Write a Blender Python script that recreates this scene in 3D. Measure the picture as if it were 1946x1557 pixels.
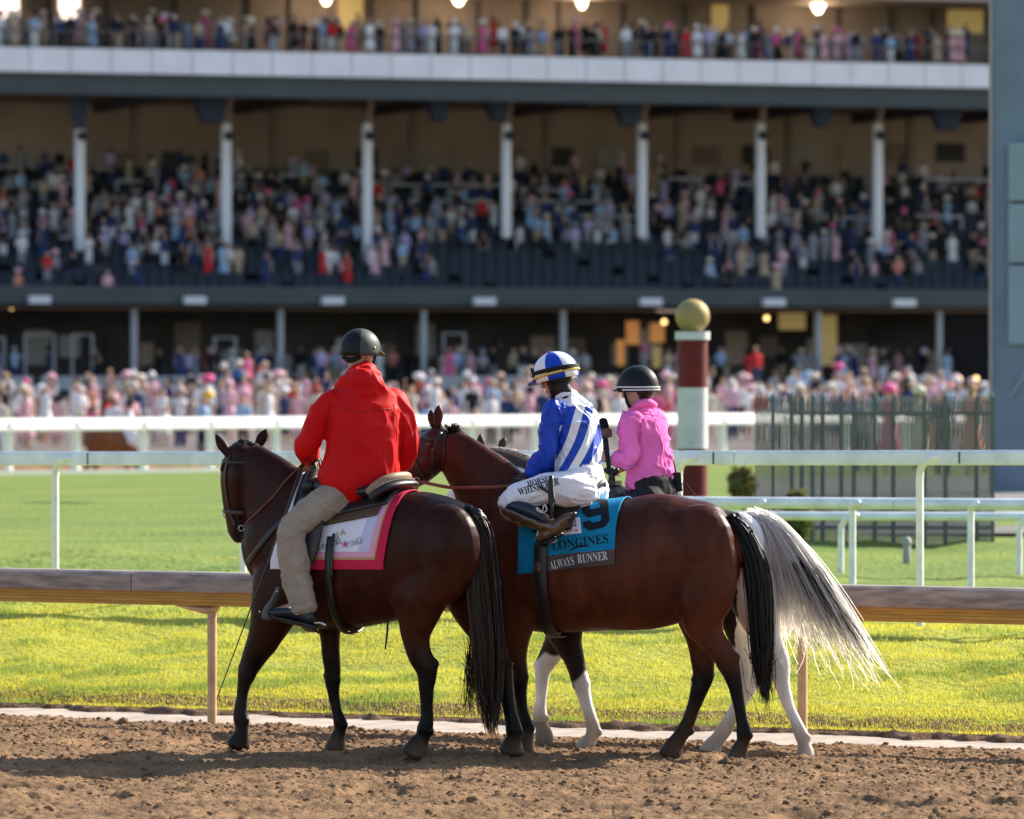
import bpy, bmesh, math, random
import numpy as np
from mathutils import Vector, Matrix
from mathutils.bvhtree import BVHTree

for o in list(bpy.data.objects):
    bpy.data.objects.remove(o)
SC = bpy.context.scene
COL = SC.collection
R = math.radians
rng = np.random.default_rng(7)
random.seed(7)

# ------------------------------------------------------------------ camera
FPX, CX, HY, CZ = 10811.0, 973.0, 685.0, 2.45      # focal length in photo pixels, centre column, horizon row, eye height
cam_d = bpy.data.cameras.new('camera')
cam = bpy.data.objects.new('camera', cam_d)
COL.objects.link(cam)
cam.location = (0, 0, CZ)
cam.rotation_euler = (R(90), 0, 0)
cam_d.lens = 200.0
cam_d.sensor_width = 36.0
cam_d.sensor_fit = 'HORIZONTAL'
cam_d.shift_y = -(778.5 - HY) / 1946.0
cam_d.clip_start = 0.5
cam_d.clip_end = 3000.0
cam_d.dof.use_dof = True
cam_d.dof.focus_distance = 35.6
cam_d.dof.aperture_fstop = 3.5
cam_d.dof.aperture_blades = 8
SC.camera = cam

# ------------------------------------------------------------------ sky, sun, exposure
SUN_AZ, SUN_EL = R(54), R(32)
world = bpy.data.worlds.new('World')
SC.world = world
world.use_nodes = True
_n = world.node_tree
sky = _n.nodes.new('ShaderNodeTexSky')
sky.sky_type = 'NISHITA'
sky.sun_disc = False
sky.sun_elevation = SUN_EL
sky.sun_rotation = SUN_AZ
sky.air_density = 1.0
sky.dust_density = 1.2
_n.links.new(sky.outputs[0], _n.nodes['Background'].inputs[0])
_n.nodes['Background'].inputs[1].default_value = 0.115
sun_d = bpy.data.lights.new('sun', 'SUN')
sun_d.energy = 5.0
sun_d.angle = R(0.55)
sun_d.color = (1.0, 0.92, 0.79)
sun = bpy.data.objects.new('sun', sun_d)
COL.objects.link(sun)
_sv = Vector((math.sin(SUN_AZ) * math.cos(SUN_EL), math.cos(SUN_AZ) * math.cos(SUN_EL), math.sin(SUN_EL)))
sun.rotation_euler = _sv.to_track_quat('Z', 'Y').to_euler()
sun.location = (20, 40, 60)
SC.view_settings.view_transform = 'Standard'
SC.view_settings.look = 'None'
SC.view_settings.gamma = 1.0
SC.view_settings.use_curve_mapping = False
SC.view_settings.exposure = 1.05
SC.render.engine = 'CYCLES'
SC.cycles.use_denoising = True
SC.cycles.max_bounces = 6
SC.cycles.caustics_reflective = False
SC.cycles.caustics_refractive = False

# ------------------------------------------------------------------ numpy helpers
def A(*v):
    return np.array(v, dtype=float)

def nrm(v):
    v = np.asarray(v, float)
    return v / (np.linalg.norm(v) + 1e-12)

UP = A(0, 0, 1)

def _hash(i, j, k):
    h = (i * 374761393 + j * 668265263 + k * 2147483647 + 1442695) & 0xFFFFFFFF
    h = ((h ^ (h >> 13)) * 1274126177) & 0xFFFFFFFF
    h = (h ^ (h >> 16)) & 0xFFFF
    return h / 65535.0

def noise3(p):
    """smooth value noise, p (n,3) -> (n,) in 0..1"""
    p = np.asarray(p, float)
    i = np.floor(p).astype(np.int64)
    f = p - i
    f = f * f * (3 - 2 * f)
    r = 0
    for dx in (0, 1):
        for dy in (0, 1):
            for dz in (0, 1):
                w = (f[:, 0] if dx else 1 - f[:, 0]) * (f[:, 1] if dy else 1 - f[:, 1]) * (f[:, 2] if dz else 1 - f[:, 2])
                r = r + w * _hash(i[:, 0] + dx, i[:, 1] + dy, i[:, 2] + dz)
    return r

def smooth(e0, e1, x):
    t = np.clip((np.asarray(x, float) - e0) / (e1 - e0), 0, 1)
    return t * t * (3 - 2 * t)

def proj(p):
    p = np.asarray(p, float)
    return CX + FPX * p[..., 0] / p[..., 1], HY - FPX * (p[..., 2] - CZ) / p[..., 1]

def W(px, py, Y):
    """the point on the sight line of photo pixel px,py that stands Y metres away"""
    return A((px - CX) / FPX * Y, Y, CZ - (py - HY) / FPX * Y)

class Frame:
    """upright frame with its own heading; u forward, v to the left hand, z up"""
    def __init__(s, X, Y, yaw):
        s.o = A(X, Y, 0); s.a = R(yaw)
        s.h = A(-math.cos(s.a), math.sin(s.a), 0)
        s.l = A(-math.sin(s.a), -math.cos(s.a), 0)
    def loc(s, u, v, z):
        return s.o + s.h * u + s.l * v + UP * z
    def inv(s, p):
        d = np.asarray(p, float) - s.o
        return d @ s.h, d @ s.l, d[..., 2]
    def pt(s, px, py, v=0.0):
        xx = (px - CX) / FPX
        t = ((s.o @ s.l) + v) / (A(xx, 1, 0) @ s.l)
        return A(xx * t, t, CZ - (py - HY) / FPX * t)

# ------------------------------------------------------------------ geometry collector
class G:
    def __init__(s):
        s.v = []; s.f = []; s.m = []; s.n = 0
    def add(s, verts, faces, mi=0):
        verts = np.asarray(verts, float).reshape(-1, 3)
        b = s.n
        s.v.append(verts)
        s.f += [tuple(i + b for i in f) for f in faces]
        s.m += [mi] * len(faces)
        s.n += len(verts)
        return b
    def verts(s):
        return np.concatenate(s.v) if s.v else np.zeros((0, 3))
    def loft(s, ctrl, side, seg=16, sub=4, e=2.0, mi=0, dome=True):
        """ctrl: rows (centre, radius along side, radius across)."""
        C = np.array([c[0] for c in ctrl], float)
        Rr = np.array([[c[1], c[2]] for c in ctrl], float)
        if sub > 1 and len(C) > 2:
            D = np.concatenate([C, Rr], 1)
            P = np.concatenate([[2 * D[0] - D[1]], D, [2 * D[-1] - D[-2]]])
            out = []
            for i in range(1, len(P) - 2):
                for k in range(sub):
                    t = k / sub
                    out.append(0.5 * (2 * P[i] + (P[i + 1] - P[i - 1]) * t + (2 * P[i - 1] - 5 * P[i] + 4 * P[i + 1] - P[i + 2]) * t * t
                                      + (3 * P[i] - P[i - 1] - 3 * P[i + 1] + P[i + 2]) * t ** 3))
            out.append(D[-1])
            D = np.array(out)
            C = D[:, :3]; Rr = np.maximum(D[:, 3:], 1e-4)
        T = np.gradient(C, axis=0)
        T /= np.linalg.norm(T, axis=1)[:, None] + 1e-12
        if dome:
            def ends(c, t, r, sgn):
                h = min(r) * 0.55 * sgn
                return [(c + t * h * 0.6, r * 0.8), (c + t * h, r * 0.4)]
            a = ends(C[0], T[0], Rr[0], -1); b = ends(C[-1], T[-1], Rr[-1], 1)
            C = np.concatenate([[a[1][0], a[0][0]], C, [b[0][0], b[1][0]]])
            Rr = np.concatenate([[a[1][1], a[0][1]], Rr, [b[0][1], b[1][1]]])
            T = np.concatenate([[T[0]] * 2, T, [T[-1]] * 2])
        side = nrm(side)
        th = np.arange(seg) / seg * 2 * math.pi
        ct, st = np.cos(th), np.sin(th)
        ct = np.sign(ct) * np.abs(ct) ** (2 / e); st = np.sign(st) * np.abs(st) ** (2 / e)
        Av = side[None] - T * (T @ side)[:, None]
        Av /= np.linalg.norm(Av, axis=1)[:, None] + 1e-12
        Bv = np.cross(T, Av)
        V = C[:, None] + Av[:, None] * (ct[None, :, None] * Rr[:, None, :1]) + Bv[:, None] * (st[None, :, None] * Rr[:, None, 1:])
        n = len(C)
        F = [(i * seg + j, i * seg + (j + 1) % seg, (i + 1) * seg + (j + 1) % seg, (i + 1) * seg + j) for i in range(n - 1) for j in range(seg)]
        k = n * seg
        if dome:
            F.append(tuple(range(seg - 1, -1, -1)))
            F.append(tuple((n - 1) * seg + j for j in range(seg)))
            return s.add(V.reshape(-1, 3), F, mi)
        V = np.concatenate([V.reshape(-1, 3), V[0], V[-1]])          # flat ends keep their own corners
        F.append(tuple(k + j for j in range(seg - 1, -1, -1))); F.append(tuple(k + seg + j for j in range(seg)))
        return s.add(V, F, mi)
    def tube(s, pts, r, seg=8, sub=3, mi=0, dome=True):
        pts = [np.asarray(p, float) for p in pts]
        if not hasattr(r, '__len__'):
            r = [r] * len(pts)
        d = nrm(pts[-1] - pts[0] + A(1e-5, 2e-5, 3e-5))
        side = np.cross(d, UP) if abs(d[2]) < 0.8 else np.cross(d, A(0, 1, 0))
        s.loft([(p, q, q) for p, q in zip(pts, r)], side, seg, sub if len(pts) > 2 else 1, 2.0, mi, dome)
    def ball(s, c, rx, ry=None, rz=None, ax=None, seg=16, rings=10, mi=0):
        ry = ry or rx; rz = rz or rx
        ax = ax if ax is not None else (A(1, 0, 0), A(0, 1, 0), UP)
        V = []
        for i in range(rings + 1):
            ph = math.pi * (i + 0.02) / (rings + 0.04)
            for j in range(seg):
                t = 2 * math.pi * j / seg
                V.append(c + ax[0] * rx * math.sin(ph) * math.cos(t) + ax[1] * ry * math.sin(ph) * math.sin(t) + ax[2] * rz * math.cos(ph))
        F = [(i * seg + j, (i + 1) * seg + j, (i + 1) * seg + (j + 1) % seg, i * seg + (j + 1) % seg) for i in range(rings) for j in range(seg)]
        F.append(tuple(range(seg))); F.append(tuple(rings * seg + j for j in range(seg - 1, -1, -1)))
        s.add(V, F, mi)
    def box(s, c, sx, sy, sz, ax=None, mi=0):
        ax = ax if ax is not None else (A(1, 0, 0), A(0, 1, 0), UP)
        c = np.asarray(c, float)
        V = [c + ax[0] * sx / 2 * a + ax[1] * sy / 2 * b + ax[2] * sz / 2 * d for d in (-1, 1) for b in (-1, 1) for a in (-1, 1)]
        s.add(V, [(0, 2, 3, 1), (4, 5, 7, 6), (0, 1, 5, 4), (2, 6, 7, 3), (0, 4, 6, 2), (1, 3, 7, 5)], mi)
    def ribbon(s, pts, nors, w, th=0.006, mi=0, wdir=None):
        """flat strap along pts, nors outward"""
        pts = np.array(pts); nors = np.array(nors)
        T = np.gradient(pts, axis=0)
        V = []
        for p, n, t in zip(pts, nors, T):
            t = nrm(t); n = nrm(n - t * (n @ t)); b = np.cross(t, n)
            V += [p + b * w / 2, p + b * w / 2 * .8 + n * th, p - b * w / 2 * .8 + n * th, p - b * w / 2]
        F = []
        for i in range(len(pts) - 1):
            for j in range(4):
                F.append((i * 4 + j, i * 4 + (j + 1) % 4, i * 4 + 4 + (j + 1) % 4, i * 4 + 4 + j))
        k = (len(pts) - 1) * 4
        F += [(3, 2, 1, 0), (k, k + 1, k + 2, k + 3)]
        s.add(V, F, mi)

def new_mesh(name, verts, faces, mats=(), mi=None, smoothed=True):
    m = bpy.data.meshes.new(name)
    verts = np.asarray(verts, float)
    m.from_pydata(verts.tolist(), [], faces)
    for x in mats:
        m.materials.append(x)
    if mi is not None and len(mats) > 1:
        m.polygons.foreach_set('material_index', mi)
    if smoothed:
        m.polygons.foreach_set('use_smooth', [True] * len(m.polygons))
    m.update()
    return m

def fast_mesh(name, verts, tris, mat, smoothed=True, k=3):
    """verts (n,3), tris (m,k) arrays"""
    m = bpy.data.meshes.new(name)
    n, t = len(verts), len(tris)
    m.vertices.add(n); m.vertices.foreach_set('co', np.ascontiguousarray(verts, dtype=np.float32).ravel())
    m.loops.add(t * k); m.loops.foreach_set('vertex_index', np.ascontiguousarray(tris, dtype=np.int32).ravel())
    m.polygons.add(t)
    m.polygons.foreach_set('loop_start', np.arange(0, t * k, k, dtype=np.int32))
    m.polygons.foreach_set('loop_total', np.full(t, k, dtype=np.int32))
    if smoothed:
        m.polygons.foreach_set('use_smooth', np.ones(t, dtype=bool))
    m.materials.append(mat)
    m.update(calc_edges=True); m.validate()
    return m

def put(name, mesh, parent=None):
    o = bpy.data.objects.new(name, mesh)
    COL.objects.link(o)
    if parent is not None:
        o.parent = parent
        # vertices are written in world space: shift into the parent's space
        mw = parent.get('_base')
        if mw is not None:
            off = Vector(mw)
            mesh.transform(Matrix.Translation(-off))
            o['_base'] = list(mw)
    return o

def obj(name, g, mats, parent=None, smoothed=True):
    if not isinstance(mats, (list, tuple)):
        mats = [mats]
    return put(name, new_mesh(name, g.verts(), g.f, mats, g.m, smoothed), parent)

def tag(o, label=None, cat=None, group=None, kind=None):
    if label: o['label'] = label
    if cat: o['category'] = cat
    if group: o['group'] = group
    if kind: o['kind'] = kind
    return o

BASES = []
def thing(name, base, label, cat, group=None):
    o = bpy.data.objects.new(name, None)
    COL.objects.link(o)
    o.location = tuple(base)
    o.empty_display_size = 0.2
    o['_base'] = [float(x) for x in base]
    BASES.append(o)
    return tag(o, label, cat, group)

def single(name, g, mats, label, cat, group=None, smoothed=True):
    """a thing that is one mesh, origin at its lowest point's footprint"""
    v = g.verts()
    b = A((v[:, 0].min() + v[:, 0].max()) / 2, (v[:, 1].min() + v[:, 1].max()) / 2, v[:, 2].min())
    if not isinstance(mats, (list, tuple)):
        mats = [mats]
    o = put(name, new_mesh(name, v - b, g.f, mats, g.m, smoothed))
    o.location = tuple(b)
    return tag(o, label, cat, group)

def remesh(g, voxel, iters=4, fac=0.5):
    """melt overlapping closed shapes into one continuous skin; returns a new mesh (world coordinates)"""
    me = new_mesh('tmp', g.verts(), g.f)
    o = bpy.data.objects.new('tmp', me)
    COL.objects.link(o)
    md = o.modifiers.new('r', 'REMESH'); md.mode = 'VOXEL'; md.voxel_size = voxel; md.adaptivity = 0
    if iters:
        sm = o.modifiers.new('s', 'SMOOTH'); sm.factor = fac; sm.iterations = iters
    bpy.context.view_layer.update()
    dg = bpy.context.evaluated_depsgraph_get()
    r = bpy.data.meshes.new_from_object(o.evaluated_get(dg))
    bpy.data.objects.remove(o); bpy.data.meshes.remove(me)
    r.materials.clear()
    r.polygons.foreach_set('use_smooth', [True] * len(r.polygons))
    return r

def mco(m):
    a = np.empty(len(m.vertices) * 3); m.vertices.foreach_get('co', a)
    return a.reshape(-1, 3)

def mno(m):
    a = np.empty(len(m.vertices) * 3); m.vertices.foreach_get('normal', a)
    return a.reshape(-1, 3)

def mset(m, co):
    m.vertices.foreach_set('co', np.asarray(co, float).ravel()); m.update()

def paint(m, rgb):
    """vertex colour attribute; rgb (n,3)"""
    at = m.color_attributes.new('Col', 'FLOAT_COLOR', 'POINT')
    c = np.ones((len(m.vertices), 4), dtype=np.float32); c[:, :3] = rgb
    at.data.foreach_set('color', c.ravel())

def bvh(m):
    return BVHTree.FromPolygons([tuple(v) for v in mco(m)], [tuple(p.vertices) for p in m.polygons])

def folds(m, amp, scale, stretch=(1, 1, 1), seed=0.0, mask=None):
    """cloth creases as real relief: broad billows crossed by sharper ridges"""
    co, no = mco(m), mno(m)
    q = co * A(*stretch) * scale + seed * 7.3
    w = np.stack([noise3(q * .7 + 9), noise3(q * .7 + 23), noise3(q * .7 + 41)], 1) - .5
    q = q + w * 2.2
    def ridge(p): return 1 - np.abs(noise3(p) * 2 - 1)
    a = ridge(q) ** 4
    b = ridge(q @ np.array([[.8, .3, -.5], [-.2, .9, .4], [.6, -.3, .8]]) * 1.9 + 13) ** 5
    c = noise3(q * .5 + 3) - .5
    d = amp * (a * .75 + b * .55 + c * .9 - .45)
    if mask is not None: d = d * mask(co)
    mset(m, co + no * d[:, None])

# ------------------------------------------------------------------ materials
def mat(name, col, rough=0.6, spec=0.4, metal=0.0, var=0.0, vscale=8.0, bump=0.0, bscale=40.0, bdist=0.004, attr=None, trans=0.0, tcol=None, sheen=0.0, emit=None, estr=0.0, stretch=None, coat=0.0):
    m = bpy.data.materials.new(name); m.use_nodes = True
    nt = m.node_tree; N = nt.nodes; L = nt.links
    b = N['Principled BSDF']
    b.inputs['Base Color'].default_value = (*col, 1)
    b.inputs['Roughness'].default_value = rough
    b.inputs['Specular IOR Level'].default_value = spec
    b.inputs['Metallic'].default_value = metal
    if coat: b.inputs['Coat Weight'].default_value = coat; b.inputs['Coat Roughness'].default_value = 0.115
    if sheen: b.inputs['Sheen Weight'].default_value = sheen; b.inputs['Sheen Roughness'].default_value = 0.4
    if emit: b.inputs['Emission Color'].default_value = (*emit, 1); b.inputs['Emission Strength'].default_value = estr
    tc = N.new('ShaderNodeTexCoord'); vec = tc.outputs['Object']
    if stretch:
        mp = N.new('ShaderNodeMapping'); mp.inputs['Scale'].default_value = stretch
        L.new(vec, mp.inputs['Vector']); vec = mp.outputs[0]
    src = None
    if attr:
        at = N.new('ShaderNodeAttribute'); at.attribute_name = attr; src = at.outputs['Color']
    if var:
        no = N.new('ShaderNodeTexNoise'); no.inputs['Scale'].default_value = vscale; no.inputs['Detail'].default_value = 5
        L.new(vec, no.inputs['Vector'])
        mr = N.new('ShaderNodeMapRange'); mr.inputs['From Min'].default_value = .3; mr.inputs['From Max'].default_value = .7
        mr.inputs['To Min'].default_value = 1 - var; mr.inputs['To Max'].default_value = 1 + var
        L.new(no.outputs['Fac'], mr.inputs['Value'])
        mx = N.new('ShaderNodeVectorMath'); mx.operation = 'MULTIPLY'
        if src is not None: L.new(src, mx.inputs[0])
        else: mx.inputs[0].default_value = col
        L.new(mr.outputs[0], mx.inputs[1])
        src = mx.outputs[0]
    if src is not None: L.new(src, b.inputs['Base Color'])
    if bump:
        n2 = N.new('ShaderNodeTexNoise'); n2.inputs['Scale'].default_value = bscale; n2.inputs['Detail'].default_value = 4
        L.new(vec, n2.inputs['Vector'])
        bp = N.new('ShaderNodeBump'); bp.inputs['Strength'].default_value = bump; bp.inputs['Distance'].default_value = bdist
        L.new(n2.outputs['Fac'], bp.inputs['Height']); L.new(bp.outputs[0], b.inputs['Normal'])
    if trans:
        t = N.new('ShaderNodeBsdfTranslucent')
        if src is not None and tcol is None: L.new(src, t.inputs['Color'])
        else: t.inputs['Color'].default_value = (*(tcol or col), 1)
        ms = N.new('ShaderNodeMixShader'); ms.inputs[0].default_value = trans
        L.new(b.outputs[0], ms.inputs[1]); L.new(t.outputs[0], ms.inputs[2])
        L.new(ms.outputs[0], N['Material Output'].inputs['Surface'])
    return m
# ------------------------------------------------------------------ ground
RF = Frame(-2.096, 39.54, 27.3)            # frame of the near rail: u to the left and away, v toward the camera
F3 = Frame(*W(700, 850, 148)[:2], -40)      # frame of the far rail
def gz(X, Y):
    """ground height"""
    X = np.asarray(X, float); Y = np.asarray(Y, float)
    q = (X - RF.o[0]) * -RF.l[0] + (Y - RF.o[1]) * -RF.l[1]
    z = np.interp(q, [-60, -3.2, 0, 0.95, 1.2, 7.2, 9, 700], [0, 0, -.08, -.07, .03, .56, .62, .62])
    q3 = (X - F3.o[0]) * -F3.l[0] + (Y - F3.o[1]) * -F3.l[1]
    z3 = np.interp(q3, [-90, -60, 0, 2, 6, 13, 16, 20, 44, 90, 800], [.62, .5, -.33, -.45, -1.0, -1.0, -.5, -.35, .25, .9, 1.2])
    k = smooth(18, 45, q)
    z = z * (1 - k) + z3 * k
    px = CX + FPX * X / np.maximum(Y, 1)
    w = smooth(1250, 1600, px) * smooth(3.5, 8, q)
    return z * (1 - .42 * w * (1 - k))

M_dirt = mat('dirt', (.222, .132, .070), .95, .15, var=.36, vscale=2.2, bump=.9, bscale=110, bdist=.012)
M_clod = mat('clod', (.19, .112, .060), .95, .12, var=.35, vscale=25.0, bump=.5, bscale=90)
M_strip = mat('strip', (.40, .335, .28), .9, .2, var=.22, vscale=6.0, bump=.3, bscale=60)
M_soil = mat('soil', (.14, .09, .06), .95, .1, var=.5, vscale=14.0, bump=.9, bscale=50, bdist=.02)
M_apron = mat('apron', (.16, .14, .13), .9, .2, var=.2, vscale=.6)

def turf_material(lo, hi):
    m = mat('turf', (.12, .2, .03), .8, .2)
    nt = m.node_tree; N = nt.nodes; L = nt.links
    b = N['Principled BSDF']; tc = N.new('ShaderNodeTexCoord')
    mp = N.new('ShaderNodeMapping'); mp.inputs['Scale'].default_value = (.35, 1.2, 1); mp.inputs['Rotation'].default_value = (0, 0, R(27))
    L.new(tc.outputs['Object'], mp.inputs[0])
    n1 = N.new('ShaderNodeTexNoise'); n1.inputs['Scale'].default_value = .5; n1.inputs['Detail'].default_value = 6
    n2 = N.new('ShaderNodeTexNoise'); n2.inputs['Scale'].default_value = 14; n2.inputs['Detail'].default_value = 5
    L.new(mp.outputs[0], n1.inputs[0]); L.new(tc.outputs['Object'], n2.inputs[0])
    r = N.new('ShaderNodeValToRGB')
    r.color_ramp.elements[0].position = .32; r.color_ramp.elements[0].color = (*lo, 1)
    r.color_ramp.elements[1].position = .68; r.color_ramp.elements[1].color = (*hi, 1)
    mx = N.new('ShaderNodeMix'); mx.inputs[0].default_value = .35
    L.new(n1.outputs['Fac'], mx.inputs[2]); L.new(n2.outputs['Fac'], mx.inputs[3]); L.new(mx.outputs[0], r.inputs[0])
    L.new(r.outputs[0], b.inputs['Base Color'])
    bp = N.new('ShaderNodeBump'); bp.inputs['Distance'].default_value = .06; bp.inputs['Strength'].default_value = .8
    L.new(n2.outputs['Fac'], bp.inputs['Height']); L.new(bp.outputs[0], b.inputs['Normal'])
    return m
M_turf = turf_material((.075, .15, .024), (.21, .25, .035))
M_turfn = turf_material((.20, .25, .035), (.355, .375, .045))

def lumps(P):
    a = np.stack([P[:, 0] * 1.3, P[:, 1] * .9, P[:, 0] * 0], 1)
    return (noise3(a) - .5) * .10 + (noise3(a * 2.7 + 8) - .5) * .05

def sheet(name, us, qs, m, extra=None, fr=None):
    fr = fr or RF
    U, Q = np.meshgrid(us, qs, indexing='ij')
    P = fr.o[None, None] + fr.h * U[..., None] - fr.l * Q[..., None]
    P = P.reshape(-1, 3)
    P[:, 2] = gz(P[:, 0], P[:, 1])
    if extra is not None:
        P[:, 2] += extra(P, U.ravel(), Q.ravel())
    nu, nq = len(us), len(qs)
    i = (np.arange(nu - 1)[:, None] * nq + np.arange(nq - 1)[None]).ravel()
    F = np.stack([i, i + 1, i + nq + 1, i + nq], 1)
    o = put(name, fast_mesh(name, P, F, m, True, 4))
    o['kind'] = 'structure'
    return o

def fine(a0, a, b, b1, step, coarse):
    return np.unique(np.round(np.concatenate([np.arange(a0, a, coarse), np.arange(a, b, step), np.arange(b, b1 + coarse, coarse)]), 4))

def dirt_relief(P, U, Q):
    q = np.stack([P[:, 0], P[:, 1] * .8, P[:, 2] * 0], 1)
    n = (noise3(q * 6) - .5) * .016 + (noise3(q * 15 + 7) - .5) * .013
    r = noise3(q * 31 + 3); n += np.clip(r - .5, 0, 1) * .032 + (noise3(q * 57 + 1) - .5) * .016
    n += (noise3(np.stack([U * .35, Q * 5.5, Q * 0], 1)) - .5) * .022                             # lines left by the harrow
    hp = noise3(q * 2.6 + 40); n -= .035 * smooth(.66, .8, hp)                                  # hoof marks
    n += (noise3(q * 1.3 + 17) - .5) * .03
    n += .012 * np.exp(-((Q + .22) / .16) ** 2)
    return n * smooth(.02, -.1, Q) * (np.abs(U) < 30)

sheet('dirt_track', fine(-70, -9.0, 8.0, 70, .0175, 4.0), fine(-60, -9.5, .0, .0, .0175, 3.0)[:-1], M_dirt, dirt_relief)
sheet('sand_strip', np.arange(-70, 70.1, .5), np.array([-.03, .3, .7, .95]), M_strip, lambda P, U, Q: np.where(Q < 0, -.01, .004))

def bank_relief(P, U, Q):
    a = np.stack([U * 2.2, Q * 0, Q * 0], 1); b = np.stack([P[:, 0] * 9, P[:, 1] * 9, P[:, 2] * 0], 1)
    edge = .72 + (noise3(a) - .5) * .30 + (noise3(a * 3.7 + 4) - .5) * .16
    lip = .062 * smooth(edge - .04, edge + .07, Q) + (noise3(b) - .5) * .035 * smooth(edge - .05, edge + .02, Q) + (noise3(b * 2.7) - .5) * .02 * smooth(edge - .05, edge + .02, Q)
    base = np.interp(Q, [.4, .7, 1.0, 1.2, 1.4], [-.012, -.02, -.05, -.085, -.09])
    return lip + base * 1.0 - .01 * (Q < .5)
sheet('turf_bank', fine(-20, -6, 7, 20, .025, .5), np.arange(.4, 1.4, .025), M_soil, bank_relief)
def turf_relief(P, U, Q): return lumps(P) * smooth(1.3, 2.5, Q) - .06 * smooth(1.7, 1.3, Q) + .02 * smooth(13, 12, Q)
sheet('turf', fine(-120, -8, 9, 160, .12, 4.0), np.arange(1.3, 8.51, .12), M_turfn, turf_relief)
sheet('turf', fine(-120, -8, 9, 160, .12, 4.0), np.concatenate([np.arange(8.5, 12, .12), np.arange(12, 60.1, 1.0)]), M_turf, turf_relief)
sheet('far_turf', np.arange(-160, 160, 2.0), np.arange(-95, .1, 1.0), M_turf, lambda P, U, Q: np.where(-(P - RF.o) @ RF.l < 52, -6.0, -.05), F3)
sheet('far_track', np.arange(-200, 200, 5.0), np.array([0, 2, 6, 10, 14, 16]), M_dirt, None, F3)
sheet('apron', np.arange(-800, 800, 20.0), np.concatenate([np.arange(16, 100, 4), np.arange(100, 900, 50)]), M_apron, None, F3)

def path_sheet():
    g = G(); n = 30; V = []; m = 12
    for i in range(n + 1):
        for j in range(m + 1):
            p = W(1432 + (2150 - 1432) * i / n, 900, 66 + 44 * j / m); p[2] = float(gz(p[0], p[1])) + .03
            V.append(p)
    g.add(V, [(i * (m + 1) + j, i * (m + 1) + j + 1, (i + 1) * (m + 1) + j + 1, (i + 1) * (m + 1) + j) for i in range(n) for j in range(m)])
    o = obj('paved_path', g, mat('grey_paving', (.17, .165, .155), .9, .2, var=.2, vscale=.7)); o['kind'] = 'structure'
path_sheet()

# loose clods on the dirt: too many to count
def clods(n):
    U = rng.uniform(-9, 8, n); Q = -9.3 + 9.25 * rng.random(n) ** .45
    P = RF.o + RF.h * U[:, None] - RF.l * Q[:, None]
    keep = np.abs(P[:, 0]) < .1 * P[:, 1]; P = P[keep]; U = U[keep]; Q = Q[keep]; n = len(P)
    P[:, 2] = gz(P[:, 0], P[:, 1]) + dirt_relief(P, U, Q)
    r = .004 + .016 * rng.random(n) ** 5
    big = rng.random(n) < .012; r[big] *= 1.7
    t = (1 + 5 ** .5) / 2
    ico = np.array([(-1, t, 0), (1, t, 0), (-1, -t, 0), (1, -t, 0), (0, -1, t), (0, 1, t), (0, -1, -t), (0, 1, -t), (t, 0, -1), (t, 0, 1), (-t, 0, -1), (-t, 0, 1)]) / 1.9
    fc = np.array([(0, 11, 5), (0, 5, 1), (0, 1, 7), (0, 7, 10), (0, 10, 11), (1, 5, 9), (5, 11, 4), (11, 10, 2), (10, 7, 6), (7, 1, 8), (3, 9, 4), (3, 4, 2), (3, 2, 6), (3, 6, 8), (3, 8, 9), (4, 9, 5), (2, 4, 11), (6, 2, 10), (8, 6, 7), (9, 8, 1)])
    V = ico[None] * (r[:, None, None] * (0.65 + .7 * rng.random((n, 12, 1)))) * A(1.2, 1.2, .8)
    V = V + P[:, None]
    F = fc[None] + (np.arange(n) * 12)[:, None, None]
    o = put('dirt_clods', fast_mesh('dirt_clods', V.reshape(-1, 3), F.reshape(-1, 3), M_clod, False))
    tag(o, 'loose brown dirt clods scattered over the harrowed track', 'dirt', kind='stuff')
clods(46000)

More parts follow.
